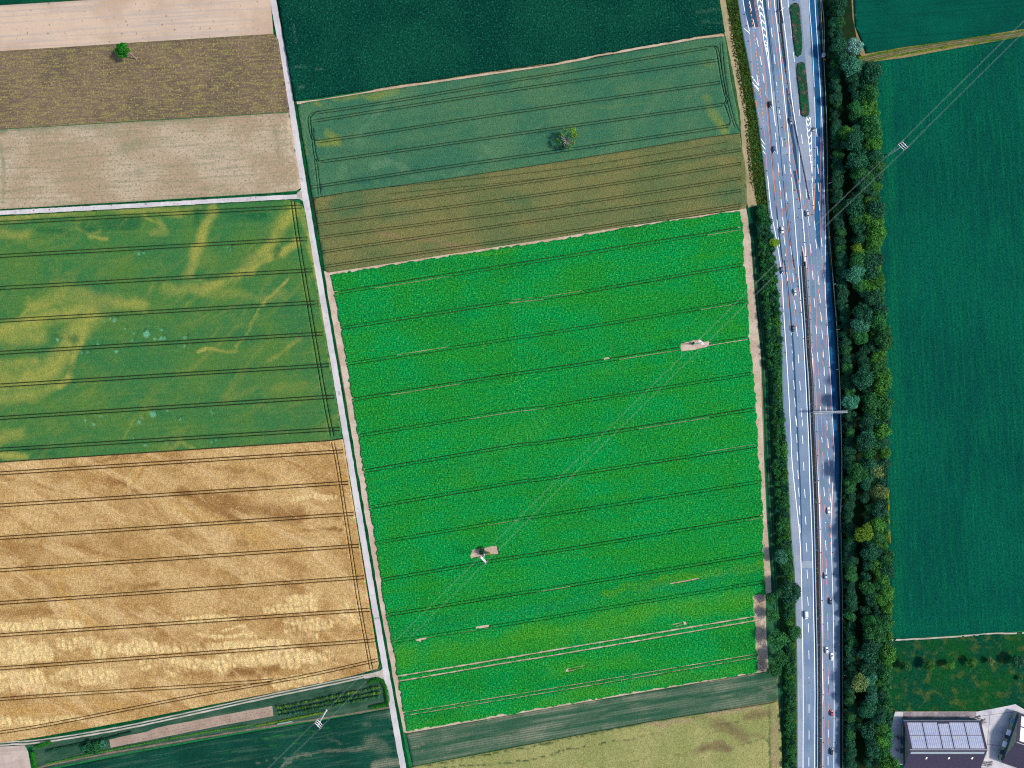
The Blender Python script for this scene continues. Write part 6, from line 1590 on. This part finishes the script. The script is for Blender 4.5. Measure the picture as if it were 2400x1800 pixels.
barn('solar_barn', mid + dirx * (L2 / 2), rz2, L2, W2, 5.0, 10.4, 'tilted barn with solar arrays cut off at the lower right corner', [(-L2 * .478, -L2 * .3, .08, .42, 6, 9), (-L2 * .478, -L2 * .3, .46, .92, 6, 12), (-L2 * .28, -L2 * .1, .08, .42, 6, 9), (-L2 * .28, -L2 * .1, .46, .92, 6, 12)], [],
     [(-L2 / 2 - 1.5, 2.4, 3.4, 2.8, 3.6, sgn_white), (-L2 / 2 - 1.5, -5.6, 3.4, 2.8, 3.6, sgn_white), (-L2 / 2 - 1.3, 10.4, 3.4, 2.4, 3.2, plain('canopy_teal', P(110, 190, 220), .6, .3)), (-L2 / 2 - 1.3, -11.2, 3.0, 2.2, 3.0, siding_b)])
# timber heaps, pallets, a handcart frame
wood = [plain('wood_%d' % i, c_, .85, .2) for i, c_ in enumerate([P(176, 170, 176), P(130, 110, 108), P(210, 206, 214), P(96, 104, 120)])]
def heap(px, py, n, spread, label, ang0, seed):
    r_ = random.Random(seed); o = empty('timber_heap', G(px, py, .06)); props(o, label, 'timber', 'timber heaps in the yard')
    for i in range(n):
        MB().box((r_.uniform(-spread, spread), r_.uniform(-spread * .6, spread * .6), .12 + .12 * (i // 3)), (r_.uniform(2.2, 4.6), r_.uniform(.14, .3), .12), ang0 + r_.uniform(-.6, .6)).build('plank', r_.choice(wood), o)
heap(2300, 1692, 18, 1.9, 'heap of grey planks beside the barn corner', .5, 1)
heap(2312, 1790, 24, 3.0, 'larger heap of pale planks below the barn gable', -.3, 2)
heap(2290, 1682, 9, 1.6, 'low stack of brownish boards at the barn back wall', .1, 3)
for i, (px, py, lab) in enumerate([(2174, 1682, 'brown wooden pallet rack against the barn back wall'), (2120, 1681, 'reddish heap frame at the left end of the barn back wall'), (2243, 1683, 'dark red pallet behind the barn, right of the pallet rack')]):
    o = empty('pallet', G(px, py, .06), R(2)); props(o, lab, 'pallet', 'pallets behind the barn'); m_ = plain('pallet_wood_%d' % i, [P(140, 116, 100), P(150, 96, 96), P(120, 56, 70)][i], .85, .2)
    w_ = [5.6, 2.4, 1.4][i]
    for k in range(5): MB().box((0, -.5 + k * .25, .16), (w_, .12, .05)).build('slat', m_, o)
    for k in (-1, 0, 1): MB().box((k * w_ * .45, 0, .07), (.14, 1.1, .12)).build('bearer', m_, o)
# farm implements in the shade of the right barn
for i, (px, py, lab) in enumerate([(2362, 1712, 'dark farm implement in the barn shade, upper of three'), (2357, 1727, 'dark farm implement in the barn shade, between the two white canopies'), (2341, 1774, 'dark farm implement at the lower corner of the right barn'), (2104, 1728, 'dark harrow beside the left barn canopy, upper'), (2102, 1757, 'dark harrow beside the left barn canopy, lower')]):
    o = empty('farm_implement', G(px, py, .06), R(60 + 20 * i)); props(o, lab, 'implement', 'farm implements by the barns'); m_ = plain('implement_%d' % i, (.03, .045, .06, 1), .6, .3)
    MB().box((0, 0, .7), (2.4, .16, .16)).build('beam', m_, o); MB().box((0, .8, .7), (2.4, .14, .14)).build('beam', m_, o); MB().bar((0, .4, .7), (0, -1.6, .6), .07, n=6).build('drawbar', m_, o)
    for k in range(7): MB().bar((-1.1 + k * .36, .4, .75), (-1.1 + k * .36, .55, .05), .05, .02, 5).build('tine', m_, o)
    for k in (-1, 1): MB().bar((k * 1.1, -.2, .35), (k * 1.25, -.2, .35), .35, n=12).build('wheel', rubber, o)
# long pale fleece tunnel in the row field
o = empty('crop_tunnel', G(668, 1693, .35), math.atan2(7, 36)); props(o, 'thin pale teal fleece tunnel lying in the dark row field', 'tunnel')
mb = MB(); mb.loft([[(x, .45 * math.cos(a), .42 * math.sin(a)) for a in np.linspace(0, math.pi, 7)] for x in np.linspace(-4.9, 4.9, 9)]); mb.build('fleece', plain('fleece', P(150, 196, 190), .8, .2), o)
for x in np.linspace(-4.9, 4.9, 6):
    pts_ = [(x, .48 * math.cos(a), .45 * math.sin(a)) for a in np.linspace(0, math.pi, 7)]; mb = MB()
    for a_, b_ in zip(pts_[:-1], pts_[1:]): mb.bar(a_, b_, .02, n=4)
    mb.build('hoop', steel, o)

# ---------------------------------------------------------------- two walkers on the white road
skin = plain('skin', (.45, .27, .2, 1), .6, .3); hairm = plain('hair', (.03, .02, .015, 1), .7, .2); shoe = plain('shoe', (.05, .05, .06, 1), .7, .2)
def person(px, py, ang, shirt, trousers, label, phase):
    me = bpy.data.meshes.new('body_skeleton'); V = []; E = []; Rr = []
    def pt(p, r, prev=None):
        V.append(p); Rr.append(r); i = len(V) - 1
        if prev is not None: E.append((prev, i))
        return i
    pel = pt((0, 0, .95), .15); bel = pt((.01, 0, 1.1), .14, pel); che = pt((.02, 0, 1.32), .16, bel); nk = pt((.02, 0, 1.5), .065, che); hd = pt((.04, 0, 1.62), .095, nk); pt((.05, 0, 1.72), .085, hd)
    for s in (-1, 1):
        f = phase * s
        hip = pt((.0, .1 * s, .9), .11, pel); kn = pt((.16 * f + .05, .11 * s, .5), .075, hip); an = pt((.26 * f - (.1 if f < 0 else 0), .11 * s, .09), .05, kn); pt((.26 * f + .16, .12 * s, .05), .04, an)
        sh = pt((.02, .19 * s, 1.42), .075, che); el = pt((-.14 * f, .25 * s, 1.14), .055, sh); wr = pt((-.24 * f + .1, .25 * s, .9), .036, el); pm = pt((-.27 * f + .12, .25 * s, .83), .034, wr)
        for k in range(4):
            k1 = pt((-.29 * f + .11 + .02 * k, (.235 + .012 * k) * s, .765 - .008 * (k in (1, 2))), .0095, pm); pt((-.28 * f + .1 + .02 * k, (.225 + .012 * k) * s, .735 - .01 * (k in (1, 2))), .008, k1)
        th = pt((-.24 * f + .15, .22 * s, .83), .011, wr); pt((-.25 * f + .16, .21 * s, .79), .009, th)
    me.from_pydata(V, E, [])
    o = empty('person', G(px, py, .072), ang); props(o, label, 'person', 'walkers on the white road')
    b = link('body', me, None, o)
    sk = b.modifiers.new('skin', 'SKIN'); me.skin_vertices[0].data.foreach_set('radius', np.repeat(np.array(Rr, np.float32), 2)); me.skin_vertices[0].data[0].use_root = True
    b.modifiers.new('sub', 'SUBSURF').levels = 1
    dg = bpy.context.evaluated_depsgraph_get(); nm = bpy.data.meshes.new_from_object(b.evaluated_get(dg)); b.modifiers.clear(); b.data = nm
    nm.materials.clear()
    for m_ in (skin, shirt, trousers, shoe): nm.materials.append(m_)
    for p in nm.polygons:
        c_ = p.center; arm_ = abs(c_.y) > .17 and c_.z < 1.0
        p.material_index = 3 if c_.z < .1 else 2 if (c_.z < 1.0 and not arm_) else 1 if (1.0 <= c_.z < 1.5) else 0
        p.use_smooth = True
    mb = MB(); rr = [[(.03 + math.cos(t) * .115 * k, math.sin(t) * .1 * k, zz) for t in np.linspace(0, 6.283, 11)[:-1]] for k, zz in ((.95, 1.66), (1.02, 1.73), (.8, 1.8), (.3, 1.83))]
    mb.loft(rr).build('hair', hairm, o, smooth=True)
    for s in (-1, 1): MB().bar((.12, .035 * s, 1.665), (.135, .035 * s, 1.665), .014, n=8).build('eye', plain('eye', (.05, .04, .03, 1), .3, .4), o)
    MB().bar((.12, 0, 1.65), (.155, 0, 1.62), .012, .016, 6).build('nose', skin, o); MB().box((.125, 0, 1.585), (.012, .05, .012)).build('mouth', plain('lips', (.35, .12, .1, 1), .5, .3), o)
    for s in (-1, 1): MB().box((.04, .098 * s, 1.645), (.04, .02, .065)).build('ear', skin, o)
person(882, 1449, R(-80), plain('shirt_blue', P(130, 200, 255), .8, .2), plain('trousers_dark', (.05, .05, .08, 1), .8, .2), 'person in a light blue top walking on the white road', .9)
person(888, 1448, R(-80), plain('shirt_red', P(240, 90, 110), .8, .2), plain('trousers_grey', (.2, .2, .22, 1), .8, .2), 'person in a red top walking beside the one in light blue', -.9)
